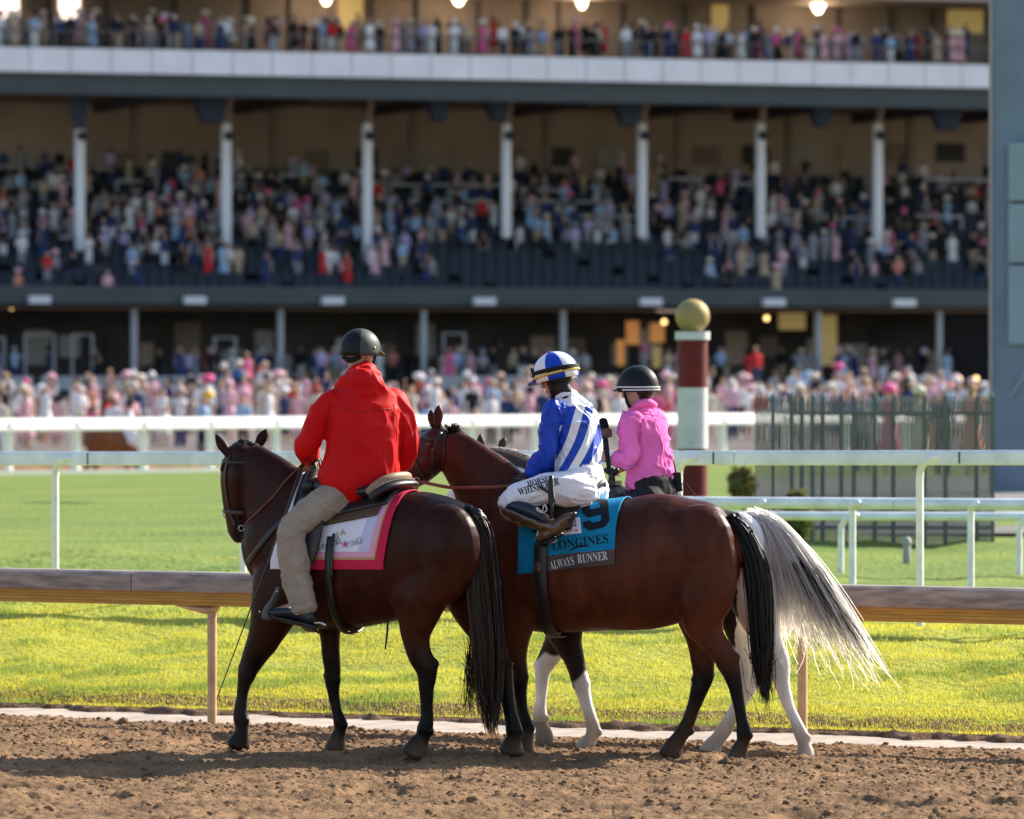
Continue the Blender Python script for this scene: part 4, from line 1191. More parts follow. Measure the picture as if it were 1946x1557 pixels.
def bridle1():
    h = horse1; T = h['tree']
    t = thing('bridle', W(456, 1000, h['head'][4][0][1]), 'dark leather bridle and reins on the dark bay horse', 'bridle')
    def ring(k, f, w, m, name, par=t):
        i = int(k); fr_ = k - i
        c = h['head'][i][0] * (1 - fr_) + h['head'][i + 1][0] * fr_
        ra = h['head'][i][1] * (1 - fr_) + h['head'][i + 1][1] * fr_; rb = h['head'][i][2] * (1 - fr_) + h['head'][i + 1][2] * fr_
        a = np.arange(33) / 32 * 6.2832
        P = [c + h['hl'] * math.cos(x) * (ra * f + .006) + h['hd'] * math.sin(x) * (rb * f + .006) for x in a]
        Nn = [h['hl'] * math.cos(x) + h['hd'] * math.sin(x) for x in a]
        g = G(); g.ribbon(P, Nn, w, .006); return obj(name, g, m, par)
    ring(3.7, 1.02, .028, M_brownle, 'noseband'); ring(.75, 1.08, .024, M_leather, 'throat_latch')
    for pts, w in (([(436, 868), (430, 890), (428, 915), (432, 945), (437, 975), (448, 1002)], .024), ([(440, 866), (425, 878), (421, 895)], .022)):
        P, Nn = on_skin(T, pts, 5, .003); g = G(); g.ribbon(P, Nn, w, .006); obj('cheek_strap', g, M_leather, t)
    g = G(); Yb = h['head'][4][0][1]
    c = W(459, 1004, Yb - .07)
    g.loft([(c + A(.018 * math.cos(x), -.01, .018 * math.sin(x)), .004, .004) for x in np.linspace(0, 6.28, 17)], A(0, 1, 0), 6, 1); obj('bit_ring', g, M_steel, t)
    g = G()
    g.tube([W(431, 985, Yb - .06), W(424, 980, Yb - .07), W(426, 972, Yb - .06)], .004); g.tube([W(468, 1020, Yb - .05), W(474, 1030, Yb - .04), W(478, 1040, Yb - .03), W(476, 1018, Yb - .03)], .005); obj('curb_chain', g, M_steel, t)
    P, Nn = on_skin(T, [(462, 1002), (490, 975), (520, 945), (545, 912)], 6, .006)
    g = G(); g.tube(list(P[::2]) + [W(556, 900, P[-1][1] - .02), W(585, 872, Yt1 + .2)], .006, 6, 2); obj('rein', g, M_redle, t)
    return t

# ---- figure helpers
def skull(g, c, fwd, up, s=1.0):
    lat = np.cross(up, fwd)
    ax = (lat, fwd, up)
    g.ball(c + up * .02 * s - fwd * .012 * s, .076 * s, .098 * s, .10 * s, ax, 20, 14)
    g.loft([(c + up * .03 * s + fwd * .03 * s, .066 * s, .058 * s), (c - up * .03 * s + fwd * .036 * s, .060 * s, .052 * s), (c - up * .075 * s + fwd * .045 * s, .048 * s, .045 * s), (c - up * .108 * s + fwd * .058 * s, .03 * s, .03 * s)], lat, 18, 4)
    g.loft([(c + up * .025 * s + fwd * .085 * s, .009 * s, .010 * s), (c - up * .005 * s + fwd * .098 * s, .011 * s, .013 * s), (c - up * .026 * s + fwd * .106 * s, .016 * s, .014 * s), (c - up * .034 * s + fwd * .094 * s, .016 * s, .008 * s)], lat, 12, 3)
    g.ball(c - up * .062 * s + fwd * .087 * s, .024 * s, .012 * s, .007 * s, ax, 12, 7)
    g.ball(c - up * .075 * s + fwd * .085 * s, .021 * s, .012 * s, .007 * s, ax, 12, 7)
    g.ball(c + up * .035 * s + fwd * .078 * s, .055 * s, .014 * s, .010 * s, ax, 14, 7)
    for k in (-1, 1):
        g.ball(c + lat * .077 * s * k - up * .005 * s - fwd * .01 * s, .012 * s, .02 * s, .032 * s, ax, 10, 8)

def eyes(c, fwd, up, parent, s=1.0):
    lat = np.cross(up, fwd)
    for k in (-1, 1):
        g = G(); g.ball(c + up * .014 * s + fwd * .079 * s + lat * k * .031 * s, .013 * s, .011 * s, .009 * s, (lat, fwd, up), 12, 8); obj('eye', g, M_eye, parent)

def hand(g, w, d, palm, side, curl=1.1, s=1.0, r=.0085):
    """w wrist, d fingers' direction, palm normal, side the thumb's side"""
    d = nrm(d); palm = nrm(palm - d * (palm @ d)); side = nrm(side - d * (side @ d) - palm * (side @ palm))
    g.loft([(w - d * .03, .026 * s, .02 * s), (w + d * .015 * s, .030 * s, .017 * s), (w + d * .05 * s, .040 * s, .016 * s), (w + d * .088 * s, .040 * s, .013 * s)], side, 14, 3, 2.4)
    for k, L in enumerate((.072, .082, .076, .060)):
        b = w + d * .085 * s + side * (.030 - .0205 * k) * s
        ang = curl * (.55 + .04 * k); p = b; pts = [b - d * .015]; a = .15 * curl
        for f in (.45, .32, .25):
            q = p + (d * math.cos(a) + palm * math.sin(a)) * L * f * s
            pts.append(q); p = q; a += ang * 1.25
        g.tube(pts, [r * 1.05 * s, r * s, r * .93 * s, r * .8 * s], 8, 3)
    b = w + d * .025 * s + side * .026 * s + palm * .006
    t1 = b + (side * .75 + d * .55 + palm * .45) * .034 * s; t2 = t1 + (d * .8 + palm * .75 + side * .05) * .03 * s; t3 = t2 + (d * .65 + palm * .85 - side * .35) * .024 * s
    g.tube([b, t1, t2, t3], [.0145 * s, .0115 * s, .0098 * s, .0082 * s], 9, 3)

def helmet_g(c, fwd, up, rl, rf, h, drop=.03, seg=40, secfn=None, tilt=0.0, n=14):
    """closed shell; tilt lowers the back rim"""
    lat = np.cross(up, fwd); g = G(); V = []
    prof = [(math.sin(R(90 * k / n)), math.cos(R(90 * k / n)), 0) for k in range(n + 1)] + [(1.0, 0, .5), (.985, 0, 1.0), (.93, 0, 1.05), (.90, 0, .6), (.88, .2, 0)]
    for r, z, dz in prof:
        r = max(r, .01)
        for j in range(seg):
            a = 6.28318 * j / seg
            f = math.cos(a)
            V.append(c + lat * rl * r * math.sin(a) + fwd * rf * r * f + up * (h * z - dz * (drop - tilt * f)))
    F = [((i) * seg + j, (i) * seg + (j + 1) % seg, (i + 1) * seg + (j + 1) % seg, (i + 1) * seg + j) for i in range(len(prof) - 1) for j in range(seg)]
    mi = [secfn(j / seg) if secfn else 0 for i in range(len(prof) - 1) for j in range(seg)]
    F.append(tuple(range(seg))); mi.append(mi[0]); F.append(tuple((len(prof) - 1) * seg + j for j in range(seg - 1, -1, -1))); mi.append(mi[0])
    g.add(V, F); g.m = mi
    return g

def band(c, fwd, up, rl, rf, h, z0, k, w, m, name, parent, a0=0, a1=360, lift=.004):
    """strap round a helmet: height z0 + k*cos"""
    lat = np.cross(up, fwd); P = []; Nn = []
    for a in np.arange(a0, a1 + 1, 7.5):
        a = R(a); z = z0 + k * math.cos(a)
        r = math.sqrt(max(1 - (max(z, 0) / h) ** 2, .1))
        n = lat * math.sin(a) * rf + fwd * math.cos(a) * rl
        P.append(c + lat * (rl * r + lift) * math.sin(a) + fwd * (rf * r + lift) * math.cos(a) + up * z); Nn.append(nrm(n))
    g = G(); g.ribbon(P, Nn, w, .004); return obj(name, g, m, parent)

def visor(c, fwd, up, rl, rf, z, ln, m, parent, name='peak', spread=62, droop=.25):
    lat = np.cross(up, fwd); g = G(); V = []; n = 17
    for ring, (f, dz) in enumerate(((.97, 0), (1.0, -.002), (1.0, -.010), (.97, -.009))):
        for j in range(n):
            a = R(-spread + 2 * spread * j / (n - 1)); k = max(math.cos(a * 90 / spread), 0) ** .6
            e = ln * k if ring in (1, 2) else 0
            V.append(c + lat * (rl * f * math.sin(a)) + fwd * (rf * f * math.cos(a) + e) + up * (z + dz - e * droop))
    F = [(i * n + j, i * n + j + 1, ((i + 1) % 4) * n + j + 1, ((i + 1) % 4) * n + j) for i in range(4) for j in range(n - 1)]
    F += [(0, n, 2 * n, 3 * n), (n - 1, 4 * n - 1, 3 * n - 1, 2 * n - 1)]
    g.add(V, F); return obj(name, g, m, parent)

def skin_body(g, voxel, colfn, parent, name='body'):
    me = remesh(g, voxel, 3); me.materials.append(M_skin); paint(me, colfn(mco(me))); return put(name, me, parent)

def cloth_part(name, g, m, parent, voxel=.011, it=5, fold=None):
    me = remesh(g, voxel, it); me.materials.append(m)
    if fold: folds(me, *fold)
    return put(name, me, parent), me

def mirror(fr, p):
    u, v, z = fr.inv(p); return fr.loc(u, -v, z)

# ---- rider in the red jacket
Yt1 = H1.pt(686, 850, 0)[1]
def rider1():
    fr = H1; D = Yt1
    L = A(-.93, -.37, 0); Fw = A(-.37, .93, 0)
    t = thing('person', fr.pt(690, 940, 0), 'rider in red hooded jacket, khaki trousers and black helmet on dark bay horse', 'person')
    hc = W(684, 672, D + .03); hf = nrm(A(.62, .76, -.08)); hu = nrm(UP - hf * (UP @ hf))
    sh = {1: W(626, 762, D - .07), -1: W(750, 762, D + .09)}
    el = {1: W(581, 848, D - .02), -1: W(775, 838, D + .12)}
    wr = {1: W(590, 869, D + .20), -1: W(770, 885, D + .24)}
    hip = {1: fr.pt(640, 950, .12)}; hip[-1] = mirror(fr, hip[1])
    kn = {1: fr.pt(552, 1005, .40)}; kn[-1] = mirror(fr, kn[1])
    an = {1: fr.pt(574, 1150, .40)}; an[-1] = mirror(fr, an[1])
    toe = {1: fr.pt(520, 1166, .43)}; toe[-1] = mirror(fr, toe[1])
    body = G()
    skull(body, hc, hf, hu)
    body.loft([(W(688, 720, D), .06, .06), (hc - hu * .09 - hf * .02, .055, .06), (hc - hu * .03 - hf * .02, .05, .06)], L, 14, 3)
    tor = [(670, 938, .19, .14), (682, 905, .18, .13), (688, 860, .17, .12), (690, 810, .18, .12), (690, 770, .19, .11), (690, 745, .17, .09), (690, 725, .08, .07)]
    body.loft([(W(a, b, D), c, d) for a, b, c, d in tor], L, 18, 3)
    for s in (1, -1):
        body.tube([sh[s], el[s], wr[s]], [.055, .045, .028], 12, 4)
        d = nrm(A(-.2, .75, -.45) if s == 1 else A(-.55, .6, -.45))
        hand(body, wr[s] + d * .02, d, A(.1, -.1, -1) if s == 1 else A(-.3, -.2, -1), A(.9, .2, 0) * s, 1.35)
        body.tube([hip[s], kn[s], an[s], an[s] - UP * .03], [.085, .06, .045, .045], 12, 4)
        body.tube([an[s], (an[s] + toe[s]) / 2, toe[s]], [.04, .035, .03], 10, 2)
    skin_body(body, .008, lambda co: np.tile(A(.42, .24, .17), (len(co), 1)) * (.9 + .2 * noise3(co * 12))[:, None], t)
    eyes(hc, hf, hu, t)
    # jacket
    g = G()
    tor = [(668, 936, .225, .185), (672, 926, .245, .185), (682, 900, .25, .185), (688, 860, .238, .175), (690, 810, .235, .165), (690, 778, .232, .155), (690, 752, .205, .13), (690, 732, .14, .105), (690, 712, .085, .085), (689, 702, .075, .08)]
    rows = [(W(a, b, D), c, d) for a, b, c, d in tor]
    g.loft(rows, L, 30, 6, 2.3)
    for s in (1, -1):
        fa = el[s] + (wr[s] - el[s]) * .5
        rr = [.056, .072, .080, .079, .080, .071, .053] if s == 1 else [.056, .072, .082, .080, .078, .068, .052]
        g.tube([sh[s] + L * s * -.07, sh[s], sh[s] * .55 + el[s] * .45 + A(-.012 * s, 0, .0), el[s] * .8 + sh[s] * .2, el[s], fa, wr[s]], rr, 18, 5)
    # hood lying on the shoulders
    g.loft([(W(640, 735, D - .02), .03, .025), (W(660, 722, D - .09), .05, .035), (W(690, 722, D - .125), .075, .04), (W(716, 732, D - .08), .055, .035), (W(730, 740, D), .03, .025)], UP, 14, 5)
    g.loft([(W(652, 742, D - .08), .018, .02), (W(685, 748, D - .14), .03, .026), (W(716, 746, D - .10), .018, .02)], UP, 12, 5)
    g.loft([(W(660, 716, D - .02), .03, .02), (W(676, 704, D - .075), .03, .022), (W(700, 704, D - .08), .03, .022), (W(716, 716, D - .02), .03, .02)], UP, 12, 5)
    o, me = cloth_part('jacket', g, M_red, t, .0095, 6, (.018, 5.5, (1, 1, .7), 1.7))
    me.transform(Matrix.Translation(Vector(o['_base']))); tj = bvh(me); me.transform(Matrix.Translation(-Vector(o['_base'])))
    for pts in ([(636, 775), (680, 783), (742, 777)], [(628, 765), (622, 800), (620, 840)], [(748, 768), (754, 800), (754, 840)], [(612, 922), (650, 934), (690, 926), (750, 910)]):
        P, Nn = on_skin(tj, pts, 4, .0005); g = G(); g.ribbon(P, Nn, .006, .002); obj('seam', g, M_seamr, o)
    # trousers, shoes
    g = G()
    g.loft([(fr.pt(672, 962, 0), .16, .15), (fr.pt(676, 930, 0), .18, .15), (fr.pt(680, 905, 0), .17, .13)], fr.l, 20, 3)
    for s in (1, -1):
        q = lambda px, py, v: fr.pt(px, py, v) if s == 1 else mirror(fr, fr.pt(px, py, v))
        rows = [(q(652, 946, .10), .105, .11), (q(618, 956, .22), .10, .108), (q(582, 982, .33), .095, .10), (q(556, 1008, .385), .088, .094), (q(555, 1040, .395), .085, .098), (q(560, 1075, .395), .08, .102), (q(566, 1112, .395), .077, .095), (q(573, 1142, .395), .075, .087), (q(576, 1158, .395), .074, .086)]
        g.loft(rows, fr.l, 20, 5)
    o, me = cloth_part('trousers', g, M_khaki, t, .010, 5, (.014, 7.0, (1, 1, 1.5), 4.2))
    for s in (1, -1):
        q = lambda px, py, v: fr.pt(px, py, v) if s == 1 else mirror(fr, fr.pt(px, py, v))
        g = G(); g.loft([(q(592, 1176, .40), .034, .036), (q(578, 1166, .40), .042, .05), (q(555, 1163, .41), .044, .042), (q(532, 1164, .43), .045, .03), (q(516, 1164, .44), .035, .02)], fr.l, 16, 4); sh_ = obj('shoe', g, M_navy, t)
        g = G(); g.loft([(q(602, 1192, .40), .03, .012), (q(580, 1186, .40), .036, .014), (q(555, 1180, .42), .04, .012), (q(522, 1172, .44), .035, .008)], fr.l, 12, 3, 3.0); obj('sole', g, M_leather, sh_)
        g = G(); g.tube([q(598, 1184, .445), q(610, 1184, .445), q(618, 1188, .44)], [.006, .008, .01]); obj('spur', g, M_steel, sh_)
        g = G(); g.ball(q(552, 1155, .455), .012, .006, .012); obj('buckle', g, M_steel, sh_); g = G(); g.ball(q(564, 1168, .455), .006); obj('rivet', g, M_steel, sh_)
    # helmet
    hcn = hc + hu * .035
    g = helmet_g(hcn, hf, hu, .118, .138, .122, .045, secfn=lambda a: 1 if .60 < a < .80 else 0, tilt=.012)  # grey sector paints the reflection on the helmet's right side
    hm = obj('helmet', g, [M_helm, M_helm_refl], t)
    visor(hcn, hf, hu, .118, .138, -.01, .065, M_helm, hm, 'peak')
    g = G(); lat = np.cross(hu, hf)
    for s in (1, -1):
        g.tube([hcn + lat * s * .105 + hf * .03 - hu * .04, hc + lat * s * .085 + hf * .035 - hu * .06, hc + hf * .055 - hu * .125], .007, 6, 3)
    obj('chin_strap', g, M_black, hm)
    g = G(); g.tube([hc - hf * .075 + lat * .07 - hu * .03, hc - hf * .095 - hu * .05, hc - hf * .075 - lat * .07 - hu * .03], [.012, .018, .012], 8); obj('harness', g, M_black, hm)
    g = G(); g.ball(hcn - hf * .0 + lat * -.119, .007); obj('rivet', g, M_steel, hm)
    g = G(); g.tube([W(668, 706, D + .02), W(686, 698, D - .07), W(712, 700, D + .0), W(716, 704, D + .05)], .02, 8); obj('collar', g, M_black, t)
    # whip in the left hand
    g = G(); a = W(577, 878, D + .20); b = fr.pt(540, 985, .30); c = fr.pt(412, 1329, .42)
    g.tube([a + (a - b) * .12, a, a * .5 + b * .5, b], [.013, .013, .012, .009], 8, 3); g.tube([b, b * .5 + c * .5, c], [.006, .0045, .003], 6, 3)
    single('riding_whip', g, M_brownle, 'long thin riding whip held by the rider in red', 'whip')
    g = G()
    for k in range(5):
        x = 590 + 5 * k
        g.tube([W(x, 872, D + .22), W(x - 4 + 3 * k, 900, D + .16), W(x - 6 + 6 * k, 925, D + .12)], [.006, .005, .004], 6, 3)
    single('rein_ends', g, M_redle, 'bunch of leather rein ends hanging from the red rider\'s left hand', 'reins')
rider1()
bridle1()

# ---- horse 2: cloth, race saddle, bridle
def nine(scale=1.0):
    """block numeral nine, 0..1 wide 0..1.45 high, as quads strips"""
    outer = [(0.0, .42), (0, .22), (.22, 0), (.78, 0), (1, .22), (1, 1.23), (.78, 1.45), (.22, 1.45), (0, 1.23), (0, .78), (.22, .56), (.70, .56), (.70, .36), (.64, .30), (.36, .30), (.30, .36), (.30, .42)]
    hole = [(.30, .92), (.36, .86), (.70, .86), (.70, 1.09), (.64, 1.15), (.36, 1.15), (.30, 1.09)]
    bm = bmesh.new()
    n = 46
    from mathutils.geometry import tessellate_polygon
    pts = outer + hole
    tri = tessellate_polygon([[Vector((x, y, 0)) for x, y in outer], [Vector((x, y, 0)) for x, y in hole]])
    vs = [bm.verts.new((x, y, 0)) for x, y in pts]
    for a, b, c in tri:
        try: bm.faces.new((vs[a], vs[b], vs[c]))
        except ValueError: pass
    for _ in range(4):
        bmesh.ops.subdivide_edges(bm, edges=[e for e in bm.edges if e.calc_length() > .12], cuts=1); bmesh.ops.triangulate(bm, faces=bm.faces)
    bm.verts.index_update()
    V = np.array([v.co[:2] for v in bm.verts]); F = [tuple(v.index for v in f.verts) for f in bm.faces]; bm.free()
    return V, F

def race_tack():
    fr = H2
    ss = np.linspace(0, 1, 60); dist = np.unique(np.concatenate([np.linspace(0, .10, 7), np.linspace(.1, 1.2, 90)]))
    cols = drape(horse2, (U_of(fr, 1010), U_of(fr, 1193)), (Uv(fr, 982, .29), Uv(fr, 1168, .29)), (Z_of(fr, 982, 1092), Z_of(fr, 1168, 1074)), ss, off=.012)
    me, _ = cloth_mesh('saddle_cloth', cols, ss, dist, lambda s, d: 1 if (d < .10 and s > .30) else 0, [M_teal, M_hemb], ripple=.006)
    tree = bvh(me)
    t = thing('saddle_cloth', fr.loc(-.1, 0, 1.1), 'teal racing saddle cloth printed with a black number 9', 'saddle cloth')
    o = put('cloth', me, t); thick(o, .006)
    V, F = nine(); decal('number', V, F, tree, (1110, 1012), (1160, 1000), 66, M_ink, t, .006, 6)
    V, F = text_mesh(serif('LONGINES'), 2); decal('sponsor_lettering', V, F, tree, (1050, 1046), (1157, 1032), 17, M_ink, t, .006)
    V, F = text_mesh(serif('ALWAYS'), 2); decal('name_lettering', V, F, tree, (1047, 1083), (1093, 1073), 16, M_inkw, t, .007)
    V, F = text_mesh(serif('RUNNER'), 2); decal('name_lettering', V, F, tree, (1099, 1071), (1156, 1064), 16, M_inkw, t, .007)
    V = np.array([(x / 10, y / 4) for x in range(11) for y in range(5)]); F = [(i * 5 + j, i * 5 + j + 1, (i + 1) * 5 + j + 1, (i + 1) * 5 + j) for i in range(10) for j in range(4)]
    p = decal('patch', V * A(1, .8), F, tree, (1060, 1019), (1106, 1014), 30, M_wcloth, t, .008)
    tp = bvh(p.data)
    V, F = text_mesh(serif('E') + '2', 1); decal('patch_lettering', V, F, tree, (1084, 1003), (1097, 1001), 14, M_ink, t, .012)
    V, F = text_mesh(serif('CKY') + ' \u2740', 1); decal('patch_lettering', V, F, tree, (1072, 1014), (1100, 1011), 5, M_inkp, t, .012)
    V = np.array([(x / 16, .12 + .10 * math.sin(x / 16 * 3.1) + s * .035 * math.sin(x / 16 * 3.14)) for x in range(17) for s in (-1, 1)]); F = [(2 * i, 2 * i + 1, 2 * i + 3, 2 * i + 2) for i in range(16)]
    decal('winged_emblem', V, F, tree, (1078, 1051), (1125, 1040), 9, M_ink, t, .006)
    # saddle
    zb = fr.pt(1080, 944, 0)[2]
    s = thing('saddle', fr.loc(U_of(fr, 1090), 0, zb), 'small black racing saddle under the blue and white jockey', 'saddle')
    u0, u1 = U_of(fr, 1130), U_of(fr, 1045)
    g = G(); g.loft([(fr.loc(u0, 0, zb + .06), .11, .03), (fr.loc(u0 + .08, 0, zb + .035), .12, .03), (fr.loc(u1 - .05, 0, zb + .04), .09, .03), (fr.loc(u1, 0, zb + .06), .06, .03)], fr.l, 16, 5); obj('seat', g, M_leather, s)
    g = G(); g.tube([fr.loc(u0 - .02, -.09, zb + .05), fr.loc(u0 - .05, 0, zb + .09), fr.loc(u0 - .02, .09, zb + .05)], .022, 10, 4); obj('cantle', g, M_navy, s)
    ss = np.linspace(0, 1, 16); dist = np.linspace(0, .75, 30)
    cols = drape(horse2, (u1, u0 + .02), (u1 + .04, u0 + .10), (zb - .22, zb - .2), ss, off=.03)
    me, _ = cloth_mesh('flap', cols, ss, dist, lambda a, b: 0, [M_leather], ripple=.001); o = put('flap', me, s); thick(o, .008)
    g = G(); P, Nn = hoop(horse2, Uv(fr, 1029, .29), 1.18, 68, 292, .026); g.ribbon(P, Nn, .095, .008); obj('girth', g, M_leather, s)
    g = G(); P, Nn = hoop(horse2, Uv(fr, 1026, .29), 1.18, 88, 104, .036); g.ribbon(P, Nn, .05, .008); obj('girth_buckle', g, M_brownle, s)
    for sd in (1, -1):
        q = lambda px, py, v: (lambda w_: fr.loc(w_[0], w_[1] * sd, w_[2]))(fr.inv(fr.pt(px, py, v)))
        g = G(); g.tube([q(1046, 938, .20), q(1048, 975, .30), q(1044, 1004, .355), q(1036, 1012, .36)], .013, 8, 4); obj('stirrup_leather', g, M_leather, s)
        g = G()
        arc = [q(1038 + 17 * math.cos(a), 1018 - 16 * math.sin(a), .37) for a in np.linspace(R(75), R(250), 14)] + [q(1022, 1031, .37), q(1038, 1032, .37), q(1055, 1030, .37), q(1056, 1022, .37), q(1048, 1006, .37)]
        g.tube(arc, .006, 8, 2); obj('stirrup_iron', g, M_steel, s)
    g = G(); g.loft([(fr.pt(978, 985, .285), .02, .02), (fr.pt(988, 990, .30), .035, .035), (fr.pt(1002, 993, .31), .03, .025)], fr.l, 12, 4); obj('sponge_pad', g, mat('sponge', (.55, .30, .12), .9, .1, var=.2, vscale=30), s)
    # bridle
    h = horse2; T = h['tree']
    b = thing('bridle', W(790, 905, h['head'][3][0][1]), 'dark bridle with red-brown reins on the number 9 racehorse', 'bridle')
    for nm, pts, w in (('cheek_strap', [(838, 822), (828, 842), (822, 862), (822, 885), (820, 905)], .022), ('brow_band', [(800, 822), (812, 832), (824, 838), (834, 832)], .026), ('noseband', [(783, 868), (792, 882), (806, 905), (812, 922)], .026), ('head_strap', [(846, 818), (843, 840), (845, 862), (842, 885)], .02)):
        P, Nn = on_skin(T, pts, 4, .003)
        if len(P) > 3: g = G(); g.ribbon(P, Nn, w, .006); obj(nm, g, M_leather, b)
    P0, _ = hit(T, 792, 914)
    if P0 is None: P0 = h['head'][4][0]
    Yr = P0[1] - .1
    g = G(); g.loft([(P0 + A(.02 * math.cos(x), -.015, .02 * math.sin(x)), .004, .004) for x in np.linspace(0, 6.28, 15)], A(0, 1, 0), 6, 1); obj('bit_ring', g, M_steel, b)
    g = G()
    pts = [P0]
    for px, py, v in ((850, 926, .22), (890, 927, .24), (940, 926, .24), (985, 922, .14), (1000, 916, .08)): pts.append(fr.pt(px, py, v))
    Pp = np.array(pts); g.loft([(p, .004, .011) for p in pts], A(0, 1, 0), 8, 4); obj('rein', g, M_redle, b)
    g = G(); g.ball(W(813, 846, h['head'][1][0][1] - .13), .018, .014, .014); g.ball(W(823, 856, h['head'][1][0][1] - .13), .014, .012, .012); obj('rosette', g, M_brownle, b)
race_tack()

def jockey():
    fr = H2; D = fr.pt(1090, 850, 0)[1]
    a = R(38); Fw = A(-math.cos(a), math.sin(a), 0); L = A(-math.sin(a), -math.cos(a), 0)
    t = thing('person', fr.pt(1100, 945, 0), 'jockey in blue and white diagonal striped silks and white breeches', 'person')
    hc = W(1058, 718, D - .02); hf = nrm(A(-.86, .42, -.30)); hu = nrm(UP - hf * (UP @ hf))
    lat = np.cross(hu, hf)
    sh = {1: W(1052, 785, D - .12), -1: W(1100, 780, D + .14)}
    el = {1: W(1041, 856, D - .14), -1: W(1072, 862, D + .20)}
    wr = {1: fr.pt(1006, 898, .18), -1: fr.pt(1024, 896, -.06)}
    hip = {1: fr.pt(1098, 930, .09)}; hip[-1] = mirror(fr, hip[1])
    kn = {1: fr.pt(968, 952, .32)}; kn[-1] = mirror(fr, kn[1])
    an = {1: fr.pt(1056, 1002, .36)}; an[-1] = mirror(fr, an[1])
    b = G(); skull(b, hc, hf, hu)
    b.loft([(W(1076, 765, D), .06, .06), (hc - hu * .09 - hf * .02, .052, .056), (hc - hu * .03 - hf * .01, .05, .056)], L, 14, 3)
    tor = [(1102, 935, .14, .12), (1099, 900, .13, .10), (1097, 860, .13, .10), (1095, 820, .145, .105), (1088, 790, .15, .1), (1080, 770, .11, .075)]
    b.loft([(W(x, y, D), c, d) for x, y, c, d in tor], L, 18, 3)
    for s in (1, -1):
        b.tube([sh[s], el[s], wr[s]], [.042, .034, .024], 12, 4)
        hand(b, wr[s] + A(-.01, .0, -.01), nrm(A(-.75, .2, -.5)), A(.25, .5, -.6), A(.1, .3, .9), 1.4)
        b.tube([hip[s], kn[s], kn[s] * .5 + an[s] * .5, an[s]], [.085, .058, .05, .038], 12, 4)
        foot = fr.pt(1024, 1026, .36) if s == 1 else mirror(fr, fr.pt(1024, 1026, .36))
        b.tube([an[s], an[s] * .5 + foot * .5, foot], [.036, .034, .03], 10, 2)
    def cf(co):
        c = np.tile(A(.40, .22, .15), (len(co), 1))
        d = (co - hc); df = d @ hf; du = d @ hu; dl = d @ lat
        k = ((df < .050 + .15 * np.clip(-du - .05, 0, 1)) | (du < -.104)) & (np.linalg.norm(d, axis=1) < .22)
        c[k] = (.008, .008, .009)
        lip = (np.abs(du + .068) < .009) & (df > .085); c[lip] = (.32, .12, .10)
        for s in (1, -1):
            c[np.linalg.norm(co - wr[s], axis=1) < .2] = (.010, .010, .011)
        return c
    skin_body(b, .0065, cf, t); eyes(hc, hf, hu, t)
    # silks
    g = G()
    tor = [(1100, 908, .14, .11), (1101, 895, .160, .13), (1099, 865, .168, .138), (1097, 830, .168, .13), (1092, 800, .175, .128), (1085, 778, .155, .105), (1078, 763, .10, .08), (1073, 752, .078, .076)]
    g.loft([(W(x, y, D), c, d) for x, y, c, d in tor], L, 26, 6, 2.2)
    g.ball(sh[1] + L * -.03, .075, .08, .08); g.ball(sh[-1] + L * .03, .075, .08, .08)
    o, me = cloth_part('silk_top', g, M_stripe, t, .0075, 5, (.020, 8, (1, 1, .6), 2.2))
    # diagonal stripes: a smooth phase on the skin, cut sharp by the material
    co = mco(me) + np.array(o['_base'])
    sx, sy = proj(co)
    ph = (sx - 1095) / 34.0 + (sy - 830) / 34.0 * (.30 + .22 * smooth(790, 900, sy))
    wv = np.sin(ph * 2 * math.pi)
    wv = np.where((sx > 1062), np.minimum(wv, (sy - 772) / 10), wv)
    for k in (1, -1): wv = np.maximum(wv, (.095 - np.linalg.norm(co - sh[k], axis=1)) * 30)
    at = me.attributes.new('stripe', 'FLOAT', 'POINT'); at.data.foreach_set('value', wv.astype(np.float32))
    for s in (1, -1):
        g = G()
        g.tube([sh[s] + L * s * -.02 + UP * .01, sh[s], sh[s] * .5 + el[s] * .5 + Fw * .012, el[s], el[s] * .5 + wr[s] * .5, wr[s] * .85 + el[s] * .15, wr[s]], [.07, .07, .063, .058, .052, .042, .034], 18, 6)
        cloth_part('sleeve', g, M_blue, t, .008, 5, (.018, 10, (1, 1, 1), 5.1 + s))
    g = G(); g.tube([W(1060, 757, D - .05), W(1073, 748, D - .075), W(1092, 752, D - .02), W(1094, 756, D + .06)], .02, 8, 4); obj('collar', g, M_silkw, t)
    # breeches
    g = G()
    g.loft([(fr.pt(1106, 955, 0), .15, .10), (fr.pt(1107, 930, 0), .18, .14), (fr.pt(1105, 905, 0), .178, .142), (fr.pt(1103, 895, 0), .165, .135)], fr.l, 22, 4)
    for s in (1, -1):
        q = lambda px, py, v: fr.pt(px, py, v) if s == 1 else mirror(fr, fr.pt(px, py, v))
        g.loft([(q(1108, 935, .08), .12, .12), (q(1085, 930, .16), .115, .12), (q(1045, 928, .24), .10, .105), (q(1005, 938, .30), .088, .092), (q(975, 948, .335), .078, .082), (q(962, 960, .345), .07, .07)], fr.l, 20, 5)
        g.loft([(q(968, 955, .335), .068, .068), (q(985, 972, .345), .064, .066), (q(1002, 982, .35), .058, .058)], fr.l, 16, 3)
    o, me = cloth_part('breeches', g, M_breech, t, .0085, 5, (.014, 8, (1, 1, 1.3), 7.7))
    me.transform(Matrix.Translation(Vector(o['_base']))); tb = bvh(me); me.transform(Matrix.Translation(-Vector(o['_base'])))
    V, F = text_mesh(serif('WHISPERER'), 2); dd = decal('leg_lettering', V, F, tb, (987, 943), (1064, 921), 14, M_ink, o, .003)
